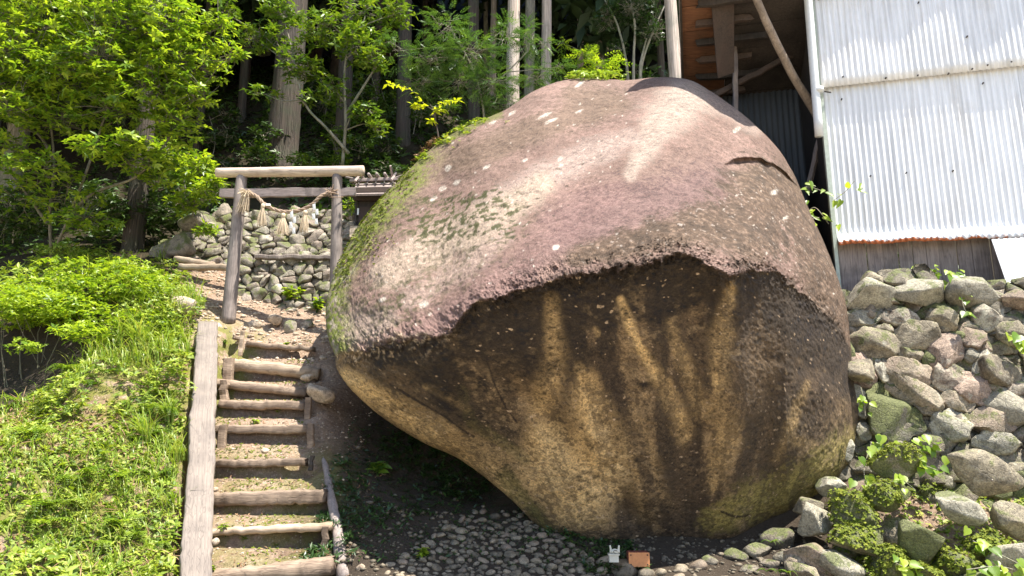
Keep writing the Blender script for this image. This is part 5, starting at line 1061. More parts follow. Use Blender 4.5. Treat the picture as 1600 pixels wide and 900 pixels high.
SHL = ['leafy undergrowth bush at the foot of the thickest trunk, left side', 'dark low bush behind the left end of the torii top beam', 'dim bush at the foot of the reddish slim trunk', 'low dim bush between the two nearest cedar bases', 'tall dim bush right of the trunk beside the yellow sapling', 'small green bush at the boulder shoulder below the evergreen',
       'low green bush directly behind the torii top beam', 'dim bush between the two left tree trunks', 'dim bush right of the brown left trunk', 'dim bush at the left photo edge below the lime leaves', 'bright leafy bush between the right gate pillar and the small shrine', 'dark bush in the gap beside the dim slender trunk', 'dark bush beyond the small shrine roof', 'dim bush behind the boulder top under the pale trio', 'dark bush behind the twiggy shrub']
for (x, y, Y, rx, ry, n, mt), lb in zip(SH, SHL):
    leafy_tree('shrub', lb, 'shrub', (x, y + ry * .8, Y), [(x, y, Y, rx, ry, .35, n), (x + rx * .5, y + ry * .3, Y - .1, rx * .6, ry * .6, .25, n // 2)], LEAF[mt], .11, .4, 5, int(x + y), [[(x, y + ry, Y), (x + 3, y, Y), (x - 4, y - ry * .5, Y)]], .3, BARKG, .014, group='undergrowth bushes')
fs = np.random.default_rng(90)
for i in range(24):
    X = fs.uniform(-8.5, 3.5); Yd = fs.uniform(14.2, 18.5); z_ = gz1(X, Yd); q = np.array([X, Yd, z_]); dpx = 800 + X / (Yd * math.cos(PITCH) + (z_ - CAMZ) * math.sin(PITCH)) * F; vy = 450 - F * ((z_ - CAMZ) * math.cos(PITCH) - Yd * math.sin(PITCH)) / (Yd * math.cos(PITCH) + (z_ - CAMZ) * math.sin(PITCH))
    leafy_tree('shrub', 'leafy understorey bush, one of many between the forest trunks', 'shrub', (dpx, vy, Yd), [(dpx, vy - 30, Yd, fs.uniform(22, 40), fs.uniform(16, 30), .5, 90), (dpx + fs.uniform(-30, 30), vy - fs.uniform(50, 90), Yd, fs.uniform(14, 30), fs.uniform(10, 24), .4, 50)], LEAF['mid'] if i % 2 else LEAF['underwood'], .13, .4, 5, 700 + i, [[(dpx, vy + 2, Yd), (dpx + 4, vy - 30, Yd), (dpx - 6, vy - 70, Yd)]], .3, BARKG, .014, group='understorey bushes in the forest')
# forest floor growth, a mass nobody could count
r = np.random.default_rng(77); n = 22000; x = r.uniform(-11, 9, n); y = 12.2 + 14 * r.uniform(0, 1, n) ** 1.4; kp = ~((x > 1.5) & (y < 14)); x, y = x[kp], y[kp]; dn_ = fbm(np.stack([x, y, 0 * x], -1) * .8, 3, 7); kp = r.uniform(-.6, .5, len(x)) < dn_; x, y = x[kp], y[kp]
h = np.clip(.12 + .5 * fbm(np.stack([x, y, 0 * x], -1) * .5, 2, 9), .02, .6) * r.uniform(0, 1, len(x)); c = np.stack([x, y, gz(x, y) + h + .03], -1)
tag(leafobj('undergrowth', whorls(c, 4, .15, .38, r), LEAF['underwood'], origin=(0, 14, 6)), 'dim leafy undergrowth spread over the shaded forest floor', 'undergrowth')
# ------------------------------------------------------------------ bank on the left: cover, grasses, ferns, weeds
r = np.random.default_rng(5)
def cover(n, seed, reg, hfun, L, wr, k, thr=-9, sc=1.6, el=(-.2, .7)):
    r = np.random.default_rng(seed); x0, x1, y0, y1, f = reg; x = r.uniform(x0, x1, n); y = r.uniform(y0, y1, n); kp = f(x, y); x, y = x[kp], y[kp]; q = np.stack([x, y, 0 * x], -1); dd_ = fbm(q * sc, 3, seed); kp = dd_ > thr + r.normal(size=len(x)) * .12; x, y, q = x[kp], y[kp], q[kp]
    h = hfun(q) * r.uniform(0, 1, len(x)) ** .5; e = .08; zx = (gz(x + e, y) - gz(x - e, y)) / (2 * e); zy = (gz(x, y + e) - gz(x, y - e)) / (2 * e); nn = unit(np.stack([-zx, -zy, 1 + 0 * zx], -1)); c = np.stack([x, y, gz(x, y)], -1) + nn * h[:, None]
    return whorls(c, k, L, wr, r, el, unit(nn * .6 + [0, -.1, .8] + r.normal(size=nn.shape) * .35))
railx = lambda y: np.interp(y, [6.7, 9.62], [P(305, 905, 6.72).x, P(324, 512, 9.62).x]) - .21
bank_f = lambda x, y: (np.hypot((x - HOL[0]) * .75, y - HOL[1]) > .72) & (x < railx(y)) & ~((y > 9.7) & (x > -3.9 - (y - 9.7) * .9))
hb = lambda q: np.clip(.09 + .55 * fbm(q * 1.5, 3, 61) + .10 * sstep(8, 9.6, q[:, 1]), .015, .5)
parts = [cover(15000, 1, (-7.0, -2.6, 5.9, 11.2, bank_f), hb, .055, .5, 5, -.22), cover(5000, 2, (-7.0, -2.6, 5.9, 11.2, bank_f), hb, .11, .34, 4, .0)]
tag(leafobj('ground_cover', parts, LEAF['cover'], origin=(-4.5, 8, 2)), 'bright yellow-green creeping leaves covering the bank left of the long rail timber', 'ground cover')
tag(leafobj('bank_litter', [cover(3500, 3, (-7.0, -2.6, 5.9, 11.2, bank_f), lambda q: .02 + 0 * q[:, 0], .07, .25, 2)], LEAF['litter'], origin=(-4.5, 8, 2)), 'dry brown leaf litter showing between the creeping plants of the bank', 'leaf litter')
bs = [(120, 455, 9.3, 75, 26, .45, 420), (205, 450, 9.5, 60, 28, .45, 360), (60, 480, 9.0, 60, 26, .4, 300), (250, 440, 9.9, 18, 16, .3, 70), (40, 560, 8.6, 26, 16, .3, 60), (150, 500, 9.0, 70, 28, .4, 300), (110, 425, 9.5, 60, 24, .4, 260), (195, 425, 9.7, 50, 22, .4, 240), (60, 455, 9.2, 60, 24, .4, 240), (230, 505, 9.3, 50, 26, .35, 200)]
def bush(name, label, blobs, mat, L, wr, k, seed, group=None):
    r = np.random.default_rng(seed); c = np.array([P(b[0], b[1], b[2]) for b in blobs]).mean(0); g = np.array([c[0], c[1], gz1(c[0], c[1])]); t_ = empty(name, tuple(g), label, 'bush', group); pts = blobpts(blobs, r, .2); mb = MB()
    for i in r.choice(len(pts), min(14, len(pts)), False):
        b0 = g + (pts[i] - g) * [.6, .6, 0]; b0[2] = gz1(b0[0], b0[1]) - .02; mb.add(*tube([b0, (b0 + pts[i]) / 2 + r.normal(size=3) * .03, pts[i]], [.006, .004, .002], 4, False))
    mb.make('stems', BARKT, t_)['kind'] = 'stuff'; leafobj('foliage', whorls(pts, k, L, wr, r, bright=.1), mat, t_); return t_
bush('leafy_bush', 'dense low bush of tiny bright leaves crowning the left bank', bs[:4] + bs[5:], LEAF['bright'], .055, .5, 6, 51)
bush('leafy_bush', 'small bush hanging over the dark hollow at the left photo edge', [(60, 480, HOL[1] - .1, 85, 26, .8, 620), (0, 490, HOL[1], 50, 26, .8, 260), (130, 520, HOL[1] - .4, 40, 16, .4, 140), (35, 540, HOL[1] - .6, 26, 12, .2, 40)], LEAF['bright'], .07, .42, 5, 52)
def blades(name, label, base, n, L, w, seed, spread=.35, mat=LEAF['grass'], lean=(0, 0), cat='grass tuft', group=None):
    r = np.random.default_rng(seed); b0 = np.array(base, float); t_ = []; V = []; Fc = []; A = []; k = 0; m = 7
    for i in range(n):
        a = r.uniform(0, 2 * math.pi); l = L * r.uniform(.5, 1.1); d = np.array([math.cos(a), math.sin(a), 0]) * spread * r.uniform(.3, 1.3) + [lean[0], lean[1], 0]; t = np.linspace(0, 1, m); s = np.array([-math.sin(a), math.cos(a), 0])
        c = b0 + [r.normal() * .03, r.normal() * .03, 0] + l * (np.outer(t, [0, 0, .95]) + np.outer(t ** 1.8, d * 1.6) - np.outer(t ** 2.6, [0, 0, .55 * np.linalg.norm(d) * 1.4])); ww = w * (1 - t ** 2.2) * .5 + .0004
        V += [c - s * ww[:, None], c + s * ww[:, None]]; A += [np.full(2 * m, r.uniform(0, 1))]
        for j in range(m - 1): Fc.append((k + j, k + j + 1, k + m + j + 1, k + m + j))
        k += 2 * m
    o = obj(name, np.concatenate(V), np.array(Fc), mat, None, True, attrs=dict(rnd=np.concatenate(A)), origin=tuple(b0)); return tag(o, label, cat, group)
GT = [((215, 545, 8.9), 90, .62, .009, .5, (.05, -.25), 'long arching grass tuft in the middle of the left bank'), ((262, 660, 8.2), 90, .5, .008, .5, (-.05, -.2), 'dense grass tuft against the upper rail timber'), ((240, 600, 8.5), 60, .5, .008, .5, (0, -.2), 'grass tuft below the long arching one'), ((60, 440, 9.6), 8, .7, .02, .7, (-.2, 0), 'broad curved grass blades standing against the dark left trees'), ((140, 420, 9.9), 14, .5, .012, .5, (0, 0), 'thin upright grass on the crest of the left bank'), ((258, 480, 9.85), 14, .55, .010, .2, (0, 0), 'upright grass by the pale rock at the path edge'),
      ((180, 405, 10.3), 12, .45, .010, .5, (.2, 0), 'fine grass on the bank crest below the brown trunk'), ((250, 395, 11.6), 30, .35, .008, .5, (0, 0), 'small grass tuft at the base of the mossy grey boulder'), ((262, 560, 8.9), 60, .5, .008, .5, (-.1, -.2), 'wispy grass tuft left of the upper end of the rail timber'), ((225, 690, 8.0), 60, .5, .008, .5, (-.1, -.2), 'wispy grass tuft in the middle right of the bank'), ((270, 800, 7.3), 50, .38, .007, .5, (-.1, -.2), 'wispy grass tuft beside the lower rail timber'), ((130, 800, 7.0), 50, .4, .007, .6, (0, -.2), 'wispy grass tuft low in the middle of the bank'), ((285, 720, 7.85), 60, .32, .006, .5, (-.1, -.1), 'short grass tuft beside the middle of the rail timber'), ((200, 780, 7.3), 40, .3, .006, .6, (0, -.1), 'short grass tuft low on the left bank')]
for i, (b_, n, L, w_, sp, ln, lb) in enumerate(GT):
    q = G(b_[0], b_[1]); q = q if b_[2] < 9.3 else np.array([P(*b_).x, b_[2], gz1(P(*b_).x, b_[2])]); blades('grass_tuft', lb, q, n, L, w_, 90 + i, sp, LEAF['grass'], ln, 'grass', 'grass tufts of the bank')
def fern(base, n, L, seed, label, mat=LEAF['bright'], group='ferns', az=None, name='fern', l=.06):
    r = np.random.default_rng(seed); b0 = np.array(base, float); t_ = empty(name, tuple(b0), label, 'fern', group)
    for i in range(n):
        a = (r.uniform(0, 2 * math.pi) if az is None else az + r.normal() * .7); d = np.array([math.cos(a), math.sin(a), 0]); m = 13; t = np.linspace(0, 1, m); lg = L * r.uniform(.7, 1.1); c = b0 + np.outer(t, d) * lg * .85 + np.outer(t - 1.05 * t ** 2.2, [0, 0, lg * .8]); s = np.array([-d[1], d[0], 0]); tg = unit(np.gradient(c, axis=0)); up = np.cross(tg, s) * 1.0; up = np.where(up[:, 2:3] < 0, -up, up); P_, D_, LL = [], [], []
        for sg in (-1, 1): P_.append(c[2:]); D_.append(tg[2:] * .35 + sg * s); LL.append(l * (L / .35) * (1 - t[2:] * .85) * 1.3)
        lm = leafmesh(np.concatenate(P_), np.concatenate(D_), np.tile(up[2:], (2, 1)), np.concatenate(LL), .32, np.clip(r.uniform(.2, .7) + r.normal(size=2 * (m - 2)) * .08, 0, 1), .15)
        V, Fc, A = lm; tv, tf = tube(c, np.linspace(.004, .001, m), 4, False); tf = np.array(tf); tri_ = np.concatenate([tf[:, [0, 1, 2]], tf[:, [0, 2, 3]]]) + len(V)
        leafobj('frond', (np.vstack([V, tv]), np.vstack([Fc, tri_]), np.r_[A, np.full(len(tv), .3)]), mat, t_, False)
    return t_
FE = [((110, 650), 7, .38, 'broad fern frond spread on the dark upper edge of the bank'), ((55, 690), 6, .36, 'fern at the left photo edge below the dark hollow'), ((130, 600), 6, .42, 'long yellow-green fern fronds above the hollow of the bank'), ((200, 640), 5, .3, 'fern in the shade beneath the arching grass'), ((250, 860), 5, .26, 'bright low fern near the foot of the rail timber'), ((60, 830), 6, .3, 'fern in the bottom left corner'), ((160, 720), 5, .28, 'small fern in the middle of the bank'), ((200, 560), 5, .3, 'fern on the upper bank left of the arching grass'), ((100, 760), 5, .28, 'pale fern left of centre of the lower bank')]
for i, (p_, n, L, lb) in enumerate(FE): q = G(*p_); q[2] += .04; fern(q, n, L, 200 + i, lb, LEAF['bright'])
def sprig(base, n, L, h, seed, label, mat=LEAF['bright'], cat='plant', name='leafy_plant', k=4, wr=.5, group=None, spread=.5, asparts=True):
    r = np.random.default_rng(seed); b0 = np.array(base, float); t_ = empty(name, tuple(b0), label, cat, group)
    for i in range(n):
        a = r.uniform(0, 2 * math.pi); e = b0 + [math.cos(a) * h * spread * r.uniform(.2, 1), math.sin(a) * h * spread * r.uniform(.2, 1), h * r.uniform(.6, 1.05)]; pts = smoothpath([b0, (b0 + e) / 2 + [0, 0, h * .12], e], 6); v, f = tube(pts, np.linspace(.004, .002, 6), 4); obj('stem', v, f, mat, t_)
        for c in pts[2:]:
            for _ in range(2):
                a = r.uniform(0, 6.3); V, Fc, A = bigleaf(c, np.array([math.cos(a), math.sin(a), r.uniform(-.3, .3)]), np.array([0, -.2, 1]) + r.normal(size=3) * .25, L * r.uniform(.6, 1.1), wr, r.uniform(.2, .9)); leafobj('leaf', (V, Fc, A), mat, t_, False)
    return t_
SPG = [((455, 478), 12, .13, .30, 'broad glossy green leaves growing on the lower terrace wall', 'bright'), ((495, 490), 7, .11, .24, 'glossy leafy clump at the right foot of the lower terrace wall', 'bright'), ((475, 415), 4, .06, .14, 'small mossy weed on top of the lower terrace wall', 'mid'), ((440, 592), 4, .05, .08, 'tiny weed on the tread above the slanting split log', 'bright'), ((398, 664), 3, .06, .08, 'tiny weed on the left of the tread below the flat-topped step', 'bright'), ((435, 650), 3, .05, .08, 'tiny weed in the middle of the tread below the flat-topped step', 'bright'), ((400, 688), 3, .05, .06, 'weed seedling under the staked step', 'bright'), ((465, 690), 3, .05, .07, 'weed seedling by the right stake of the staked step', 'bright'),
       ((353, 840), 7, .055, .14, 'leafy weed at the left of the second lowest tread', 'bright'), ((384, 846), 4, .045, .08, 'small weed in the middle left of the second lowest tread', 'bright'), ((430, 855), 6, .045, .07, 'yellowish weed in the middle of the second lowest tread', 'cover'), ((330, 897), 8, .06, .09, 'weed at the foot of the rail timber at the bottom edge', 'bright'), ((410, 899), 8, .05, .08, 'low weeds in front of the bottom log', 'bright'), ((455, 897), 6, .05, .07, 'low weeds at the bottom edge near the silver-grey pole', 'bright'), ((400, 545), 6, .05, .08, 'weeds under the topmost log step', 'bright'), ((445, 543), 7, .05, .08, 'weeds in the shade under the middle of the topmost log step', 'bright'), ((350, 540), 5, .05, .1, 'weeds right of the rail timber top beside the peg', 'mid'),
       ((155, 388), 5, .10, .40, 'upright seedling standing on the crest of the left bank', 'bright'), ((545, 410), 5, .09, .16, 'small bright weed at the foot of the shrine plinth', 'bright'), ((322, 375), 6, .12, .28, 'yellow-green leafy plant at the left end of the upper terrace wall', 'bright'), ((500, 375), 4, .06, .12, 'yellowish weed on the upper terrace wall near the right pillar', 'bright'), ((590, 745), 6, .12, .16, 'broad-leaved weed in the deep shade under the boulder nose', 'mid'), ((660, 875), 6, .07, .12, 'feathery green weed among the pebbles left of the pebble heap', 'bright')]
for i, (p_, n, L, h, lb, mt) in enumerate(SPG): q = G(*p_); sprig(q + [0, 0, -.01], n, L, h, 300 + i, lb, LEAF[mt], group='weeds on and around the steps')
for i, ((px, py, Y), lb) in enumerate((((1198, 893, 6.9), 'bright small fern at the bottom edge right of the orange box'), ((1232, 896, 6.85), 'bright fern at the bottom edge beside the narrow grey rock'), ((1205, 848, 7.5), 'tiny dim fern in the shade under the right of the boulder'))):
    q = np.array(P(px, py, Y)); fern(q, 6, .13, 260 + i, lb, LEAF['bright'], 'ferns', None, 'fern', .05)
fr2 = np.random.default_rng(3)
for i in range(26):
    px, py = fr2.uniform(10, 270), fr2.uniform(560, 890); q = G(px, py)
    if q[0] > railx(q[1]) - .1: continue
    q[2] += .05; fern(q, 7, fr2.uniform(.26, .46), 400 + i, 'small bright fern, one of many scattered over the left bank', LEAF['bright'] if i % 3 else LEAF['grass'], 'small ferns of the bank')
V = []; Fc = []; A = []; kk = 0; rg = np.random.default_rng(15)   # loose grass all over the bank
xs = rg.uniform(-6.5, -2.9, 9000); ys = rg.uniform(6.0, 10.6, 9000); kp = bank_f(xs, ys) & (fbm(np.stack([xs, ys, 0 * xs], -1) * 1.2, 3, 17) > .02); xs, ys = xs[kp], ys[kp]; n = len(xs); zs = gz(xs, ys) + hb(np.stack([xs, ys, 0 * xs], -1)) * .6; a = rg.uniform(0, 6.3, n); Lg = rg.uniform(.12, .30, n) * (1 + 1.1 * sstep(.05, .3, fbm(np.stack([xs, ys, 0 * xs], -1) * .9, 2, 23))); m_ = 5; t = np.linspace(0, 1, m_)
d = np.stack([np.cos(a), np.sin(a), 0 * a], -1); s_ = np.stack([-np.sin(a), np.cos(a), 0 * a], -1); b0 = np.stack([xs, ys, zs], -1); d = d * rg.uniform(.3, .8, (n, 1)) + [0, -.25, 0]
C_ = b0[:, None] + Lg[:, None, None] * (t[None, :, None] * np.array([0, 0, .95]) + (t ** 1.8)[None, :, None] * d[:, None] - (t ** 2.6)[None, :, None] * np.array([0, 0, .45])); ww = .0045 * (1 - t ** 2)[None, :, None] + .0003
V = np.stack([C_ - s_[:, None] * ww, C_ + s_[:, None] * ww], 2).reshape(-1, 3); base_i = (np.arange(n) * 2 * m_)[:, None, None]; fq = np.array([[2 * j, 2 * j + 1, 2 * j + 3, 2 * j + 2] for j in range(m_ - 1)]); Fc = (base_i + fq[None]).reshape(-1, 4)
tag(obj('bank_grass', V, Fc, LEAF['grass'], None, True, attrs=dict(rnd=np.repeat(rg.uniform(0, 1, n), 2 * m_)), origin=(-4.5, 8, 2)), 'loose yellow-green grass growing through the bank cover', 'grass', kind='stuff')
dry = cover(900, 19, (-6.5, -2.9, 6.0, 10.6, bank_f), lambda q: .05 + hb(q) * .8, .16, .05, 3, -.1, 1.5, (.1, .9)); tag(leafobj('dry_stems', [dry], LEAF['litter'], origin=(-4.5, 8, 2)), 'thin dry brown stems sticking out of the bank cover', 'dry stems')
# shaded greens under the boulder and at its left foot
und = lambda x, y: (x > -1.9) & (x < 1.2) & ((y > 7.0) | (x > 1.7)) & (y < 10.3)
tag(leafobj('shade_plants', [cover(12000, 8, (-2.1, 3.2, 6.4, 10.3, und), lambda q: .02 + .10 * np.clip(fbm(q * 2, 2, 5), 0, 1), .07, .3, 4, -.1, 1.1), cover(5000, 9, (-2.1, 3.2, 6.6, 10.3, und), lambda q: .01 + 0 * q[:, 0], .05, .3, 2)], LEAF['dark'], origin=(-1, 8.5, 1)), 'dark small-leaved plants in the shade below the boulder nose', 'ground cover')
st_f = lambda x, y: (x > railx(y) + .35) & (x < np.interp(y, _LY, _LXr) - .05)
tag(leafobj('tread_moss', [cover(2600, 10, (-3.4, -1.6, 6.6, 9.9, st_f), lambda q: .006 + 0 * q[:, 0], .022, .6, 4, .05, 2.2)], LEAF['moss'], origin=(-2.6, 8, 1)), 'yellow-green moss patches growing on the dirt treads', 'moss')
lit_f = lambda x, y: (x > railx(y) + .3) & (x < -1.4)
tag(leafobj('leaf_litter', [cover(2600, 11, (-4.8, -1.4, 6.5, 11.8, lambda x, y: ((x > railx(y) + .3) & (x < -1.4)) | ((y > 9.9) & (x < -3.2))), lambda q: .004 + 0 * q[:, 0], .045, .3, 2, -.2)], LEAF['litter'], origin=(-2.6, 8, 1)), 'brown leaf litter scattered on the stair treads and path', 'leaf litter')
tag(leafobj('foot_cover', [cover(5200, 14, (3.1, 6.4, 6.0, 8.0, lambda x, y: x > 3.1), lambda q: .02 + .07 * np.clip(fbm(q * 3, 2, 5), 0, 1), .045, .55, 4, -.15, 2.0)], LEAF['cover'], origin=(4.5, 7, .5)), 'low mossy leaves growing on the soil at the foot of the retaining wall', 'ground cover')
rk = np.random.default_rng(44)
for i in range(16):
    px, py = rk.uniform(1330, 1600), rk.uniform(720, 895); q = G(px, py); s_r = rk.uniform(.11, .22); v, f = rock(3, 900 + i, 10, .05, (.5, .8)); tag(obj('rock', v * [s_r * 1.2, s_r, s_r * .8] + q + [0, 0, s_r * .1], f, STONEM if i % 3 else STONEW, None, True), 'half buried mossy rock among many alike at the foot of the retaining wall', 'rock', 'mossy rocks under the creeper')
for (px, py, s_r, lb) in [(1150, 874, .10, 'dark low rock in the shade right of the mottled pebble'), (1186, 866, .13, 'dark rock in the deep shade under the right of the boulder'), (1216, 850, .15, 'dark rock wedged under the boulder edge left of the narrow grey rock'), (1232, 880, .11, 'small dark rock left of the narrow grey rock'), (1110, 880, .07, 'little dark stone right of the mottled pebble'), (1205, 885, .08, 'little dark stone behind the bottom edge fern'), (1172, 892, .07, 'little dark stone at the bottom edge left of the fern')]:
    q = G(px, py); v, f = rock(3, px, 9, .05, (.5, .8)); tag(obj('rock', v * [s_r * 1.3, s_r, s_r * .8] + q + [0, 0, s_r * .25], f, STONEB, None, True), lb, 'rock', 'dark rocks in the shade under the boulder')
# ------------------------------------------------------------------ sapling, crest plants, vine
q, _n = boulder_at(687, 222)
sap = empty('yellow_sapling', tuple(q), 'small sapling with bright yellow leaves rooted on the boulder shoulder', 'sapling'); r = np.random.default_rng(8)
Yq = q[1]; st = smoothpath([q - [0, 0, .03], P(682, 195, Yq), P(678, 175, Yq), P(672, 163, Yq)], 10); v, f = tube(st, np.linspace(.012, .006, 10), 6, True); obj('stem', v, f, WOODN, sap)
for pth_ in ([(676, 172), (660, 160), (645, 142), (622, 133), (606, 131)], [(676, 172), (690, 162), (702, 158), (716, 157)], [(679, 180), (682, 172), (690, 170)], [(681, 190), (676, 190), (672, 188)], [(664, 162), (655, 165), (645, 163)]):
    pp_ = smoothpath([P(a, b_, Yq - .02 * i) for i, (a, b_) in enumerate(pth_)], 12); v, f = tube(pp_, np.linspace(.006, .002, 12), 5); obj('branch', v, f, WOODN, sap)
    for c in pp_[3:]:
        V, Fc, A = whorls(np.array([c]), 3, .10, .5, r, (-.4, .2))
        for j in range(3): leafobj('leaf', (V[j * 5:j * 5 + 5], LF, A[j * 5:j * 5 + 5]), LEAF['yellow'], sap, False)
def on_boulder(pts, name, label, L, wr, k, mat, seed, h=.05, cat='plant'):
    r = np.random.default_rng(seed); c = []
    for (x, y, n, sx, sy) in pts:
        for _ in range(n): p_, n_v = boulder_at(x + r.normal() * sx, y + r.normal() * sy); c.append(p_ + n_v * .01 + [0, 0, r.uniform(0, h)])
    return tag(leafobj(name, whorls(np.array(c), k, L, wr, r), mat), label, cat)
on_boulder([(690, 222, 60, 12, 4), (740, 192, 50, 16, 3), (660, 246, 40, 8, 4), (715, 205, 40, 12, 3)], 'shoulder_moss', 'moss and small weeds lining the upper left shoulder of the boulder', .05, .4, 4, LEAF['cover'], 71, .05, 'moss')
on_boulder([(920, 124, 60, 14, 1), (950, 124, 50, 12, 1), (900, 124, 24, 6, 1)], 'crest_plants', 'yellow-green tuft of small leaves on the very top of the boulder', .06, .45, 5, LEAF['grass'], 72, .13)
on_boulder([(650, 232, 30, 14, 4), (672, 222, 26, 8, 3)], 'dry_tuft', 'dry brownish twigs and leaves around the foot of the yellow sapling', .07, .25, 4, LEAF['litter'], 73, .10)
on_boulder([(560, 360, 200, 14, 22), (535, 410, 170, 8, 22), (590, 320, 160, 12, 16), (630, 278, 120, 10, 12), (580, 390, 60, 20, 20)], 'moss_cushions', 'yellow-green moss clinging to the left side of the boulder', .022, .7, 5, LEAF['moss'], 74, .01, 'moss')
def vine(name, label, paths, L, seed, nleaf, mat=LEAF['bright'], wr=.85, Yf=None, twigs=True):
    r = np.random.default_rng(seed); a0 = P(*paths[0][0]); t_ = empty(name, tuple(a0), label, 'vine')
    for pth_ in paths:
        pp_ = smoothpath([P(*q) for q in pth_], 14); v, f = tube(pp_, .004, 4); obj('stem', v, f, BARKG, t_)
        for i in range(nleaf):
            c = pp_[r.integers(0, 14)] + r.normal(size=3) * [.06, .02, .05]; d = np.array([r.normal() * .6, -.5, -.6 + r.normal() * .3]); V, Fc, A = bigleaf(c, d, np.array([r.normal() * .3, -.8, .6 + r.normal() * .2]), L * r.uniform(.5, 1.0), wr, r.uniform(.2, .8)); leafobj('leaf', (V, Fc, A), mat, t_, False)
vine('trailing_vine', 'bright vine trailing down between the capstones of the retaining wall', [[(1490, 430, 8.45), (1500, 455, 8.3), (1506, 480, 8.2), (1514, 495, 8.15)], [(1485, 428, 8.5), (1495, 440, 8.4), (1508, 455, 8.3)]], .13, 81, 12)
vine('creeper', 'low bright leaves spreading behind the middle capstone under the shed boards', [[(1428, 427, 8.9), (1445, 424, 8.9), (1465, 427, 8.9)]], .10, 82, 16)
vine('creeper', 'broad-leaved creeper over the rocks right of the boulder', [[(1360, 690, 7.75), (1375, 715, 7.6), (1400, 740, 7.4), (1430, 765, 7.2)], [(1430, 700, 7.6), (1450, 690, 7.7), (1475, 705, 7.7)], [(1362, 690, 7.75), (1350, 740, 7.5), (1370, 780, 7.3)], [(1400, 700, 7.6), (1430, 720, 7.45), (1465, 735, 7.4)]], .13, 83, 13)
vine('creeper', 'green leaves sprouting from the wall at the right photo edge', [[(1560, 520, 8.0), (1580, 525, 8.0), (1610, 545, 7.9)]], .16, 84, 10)
vine('creeper', 'leaves in the bottom right corner over the mossy rocks', [[(1520, 845, 6.8), (1550, 860, 6.75), (1590, 880, 6.7)], [(1400, 880, 6.6), (1430, 895, 6.6)], [(1510, 890, 6.6), (1560, 885, 6.6), (1600, 895, 6.6)]], .12, 85, 11)
vine('sprout', 'bright leaves poking out between the boulder and the shed corner post', [[(1245, 300, 9.2), (1262, 292, 9.15), (1290, 300, 9.1)], [(1262, 330, 9.1), (1275, 325, 9.05), (1295, 350, 9.0)], [(1300, 315, 8.95), (1320, 300, 8.95), (1335, 283, 8.95)], [(1250, 345, 9.0), (1280, 340, 9.0)]], .17, 86, 7, wr=.42)
vine('sprout', 'small leaves between the boulder and the reddish wall stone', [[(1345, 605, 8.0), (1350, 625, 7.9), (1352, 650, 7.85)]], .09, 87, 10)
# moss cushions over the rocks at the lower right: too fine to count
r = np.random.default_rng(12); src = [o for o in bpy.data.objects if o.type == 'MESH' and o.name.split('.')[0] in ('rock',) and o.data.materials[0].name in ('stone_mossy',)]
c = []; nr = []
for o in src:
    me = o.data; v = np.empty(len(me.vertices) * 3); me.vertices.foreach_get('co', v); v = v.reshape(-1, 3) + WLOC[o.name]; nn = np.empty(len(me.vertices) * 3); me.vertices.foreach_get('normal', nn); nn = nn.reshape(-1, 3)
    k = (nn[:, 2] > -.2) & (fbm(v * 2.2, 3, 91) + .25 * nn[:, 2] > .0); v, nn = v[k], nn[k]
    if len(v): s = r.choice(len(v), min(len(v), 260), False); c.append(v[s] + r.normal(size=(len(s), 3)) * .012); nr.append(nn[s])
if c: c = np.concatenate(c); nr = np.concatenate(nr); tag(leafobj('rock_moss', whorls(c + nr * .008, 5, .032, .65, r, (-.1, .7), unit(nr + [0, 0, .5])), LEAF['moss']), 'thick yellow-green moss and tiny leaves over the rocks at the lower right', 'moss')
# ------------------------------------------------------------------ pebbles
pr = np.random.default_rng(31); PM = []
for s_ in range(8): v, f = rock(3, 500 + s_, 2, .02, (.8, .95)); PM.append(meshdata('pebble', v, f, STONEP, True))
def put_pebble(px, py, wpx, fl, k, label, group, lift=.12):
    q = G(px, py); s = q[1] / 1160 * wpx / 2; o = inst('pebble', PM[k % 8], (q[0], q[1], q[2] + s * fl * lift), (pr.normal() * .25, pr.normal() * .25, pr.uniform(0, 6.3)), (s * 1.1, s * pr.uniform(.7, 1), s * fl)); tag(o, label, 'pebble', group); return o
cnt = 0; used = []
for k in range(4000):
    if cnt >= 270: break
    t = pr.uniform(0, 1); x = pr.uniform(600, 930); y = pr.uniform(795, 905); lo = np.interp(x, [600, 660, 740, 820, 890, 930], [892, 850, 800, 800, 850, 880])
    if y < lo: continue
    wp = pr.uniform(8, 19) * (1.25 if pr.random() < .12 else 1)
    if any((x - a) ** 2 + ((y - b_) * 1.5) ** 2 < ((wp + c_) * .40) ** 2 for a, b_, c_ in used): continue
    used.append((x, y, wp)); put_pebble(x, y, wp, pr.uniform(.5, .75), k, 'smooth pale river pebble in the heap in front of the boulder', 'river pebbles heaped before the boulder'); cnt += 1
for (x, y, w_, lb) in [(975, 893, 44, 'largest smooth pebble, directly below the white ornament'), (945, 880, 26, 'round grey pebble left of the white ornament'), (1090, 888, 28, 'mottled round pebble right of the orange box'), (1065, 890, 22, 'grey pebble just left of the mottled round one'), (1010, 899, 26, 'greenish pebble under the orange box'), (1032, 897, 20, 'pale small pebble at the bottom edge right of the orange box'), (940, 895, 22, 'pebble at the bottom edge left of the largest smooth pebble'), (920, 880, 16, 'small pebble under the left foot of the boulder'), (1060, 905, 20, 'pebble cut by the bottom edge below the mottled one')]:
    put_pebble(x, y, w_, .7, int(x), lb, 'pebbles around the ornament and box')
for (x, y) in [(545, 862), (625, 800), (618, 775), (598, 740), (560, 700), (700, 760), (690, 772), (735, 770), (755, 792), (742, 800), (712, 782)]: put_pebble(x, y, pr.uniform(7, 12), .7, int(x), 'single small pebble lying in the shade between the pole and the pebble heap', 'scattered small pebbles')
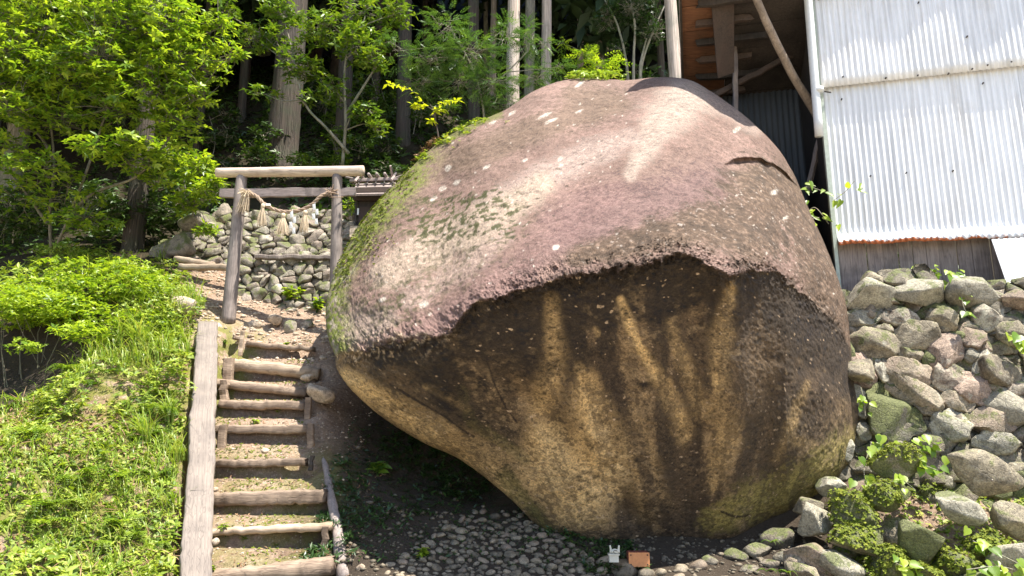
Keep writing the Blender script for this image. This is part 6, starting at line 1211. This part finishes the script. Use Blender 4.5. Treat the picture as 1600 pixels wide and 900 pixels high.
# gravel: joined, nobody could count it
mb_v = []; mb_f = []; k = 0; v0, f0 = ICO[1]
def grav(n, xr, yr, s0, s1, test, seed):
    global k
    r = np.random.default_rng(seed); x = r.uniform(*xr, n); y = r.uniform(*yr, n); kp = test(x, y); x, y = x[kp], y[kp]; z = gz(x, y)
    for i in range(len(x)):
        s = s0 + (s1 - s0) * r.uniform() ** 2.5; v = v0 * (1 + .25 * r.normal(size=(len(v0), 1)) * .6) * [s * r.uniform(.8, 1.4), s * r.uniform(.7, 1.2), s * .6]; a = r.uniform(0, 6.3); c_, s_ = math.cos(a), math.sin(a); v = v @ np.array([[c_, s_, 0], [-s_, c_, 0], [0, 0, 1]]); mb_v.append(v + [x[i], y[i], z[i] + s * .15]); mb_f.append(f0 + k); k += len(v0)
def flush(name, label, mat, cat='gravel'):
    global mb_v, mb_f, k
    o = obj(name, np.concatenate(mb_v), np.concatenate(mb_f), mat, None, False, origin=(0, 8, 1)); tag(o, label, cat, kind='stuff'); mb_v = []; mb_f = []; k = 0
grav(1700, (-2.0, 1.6), (6.3, 7.9), .006, .035, lambda x, y: (x > -1.9 + (y - 6.3) * .15), 1); grav(900, (1.6, 3.2), (6.3, 7.8), .006, .04, lambda x, y: x > 0, 5); flush('gravel', 'fine gravel between the pebbles in the shade before the boulder', STONEP)
grav(2600, (-5.0, -1.3), (9.6, 11.9), .006, .045, lambda x, y: (x < -1.4) & ((x > -3.2) | (y > 9.6)), 2); grav(900, (-3.3, -1.7), (6.5, 9.8), .004, .018, lambda x, y: x > railx(y) + .3, 3); flush('path_gravel', 'broken stones and grit over the dirt path and treads', STONEL)
# ------------------------------------------------------------------ box and ornament at the foot of the boulder
bx = np.array(P(999, 886, 7.0)); bxe = empty('wooden_box', tuple(bx), 'small orange-brown box with four dark screws standing at the foot of the boulder', 'box')
mb = MB(); mb.box(bx + [0, .075, .062], (.180, .13, .118)); mb.make('body', mat_plain('box_red', (.16, .04, .03), .6), bxe)
mb = MB(); mb.box(bx + [0, 0, .062], (.186, .016, .122)); mb.make('front_panel', mat_plain('box_orange', (.52, .22, .085), .6, 0, .12, 40), bxe)
mb = MB()
for sx in (-.074, .074):
    for sz in (.022, .103): v, f = tube([bx + [sx, -.013, sz], bx + [sx, -.004, sz]], .0065, 8); obj('screw', v, f, WOODD, bxe)
ox = np.array(P(959, 880, 6.98)); on = empty('ornament', tuple(ox), 'small white ornament with two upright prongs on a square block left of the orange box', 'ornament')
WHT = mat_plain('porcelain', (.55, .54, .46), .5, 0, .1); mb = MB(); mb.box(ox + [0, 0, .042], (.082, .07, .060)); mb.make('block', WHT, on); mb = MB(); mb.box(ox + [0, 0, .077], (.098, .085, .012)); mb.make('block_rim', WHT, on)
v, f = ICO[3]; v = v * [.036, .032, .024]; obj('head', v + ox + [.012, 0, .100], f, WHT, on, True)
for sx, tilt in ((-.022, -.008), (.046, .004)): v, f = tube(smoothpath([ox + [sx, 0, .088], ox + [sx + tilt * .3, 0, .12], ox + [sx + tilt, -.004, .152]], 8), np.linspace(.012, .0075, 8), 8, True); obj('prong', v, f, WHT, on, True)
v, f = tube([ox + [.012 + .018 * math.cos(a), -.030 - .002 * i, .102 + .012 * math.sin(a)] for i, a in enumerate(np.linspace(0, 5.5, 12))], .0025, 5); obj('coil', v, f, WOODN, on)
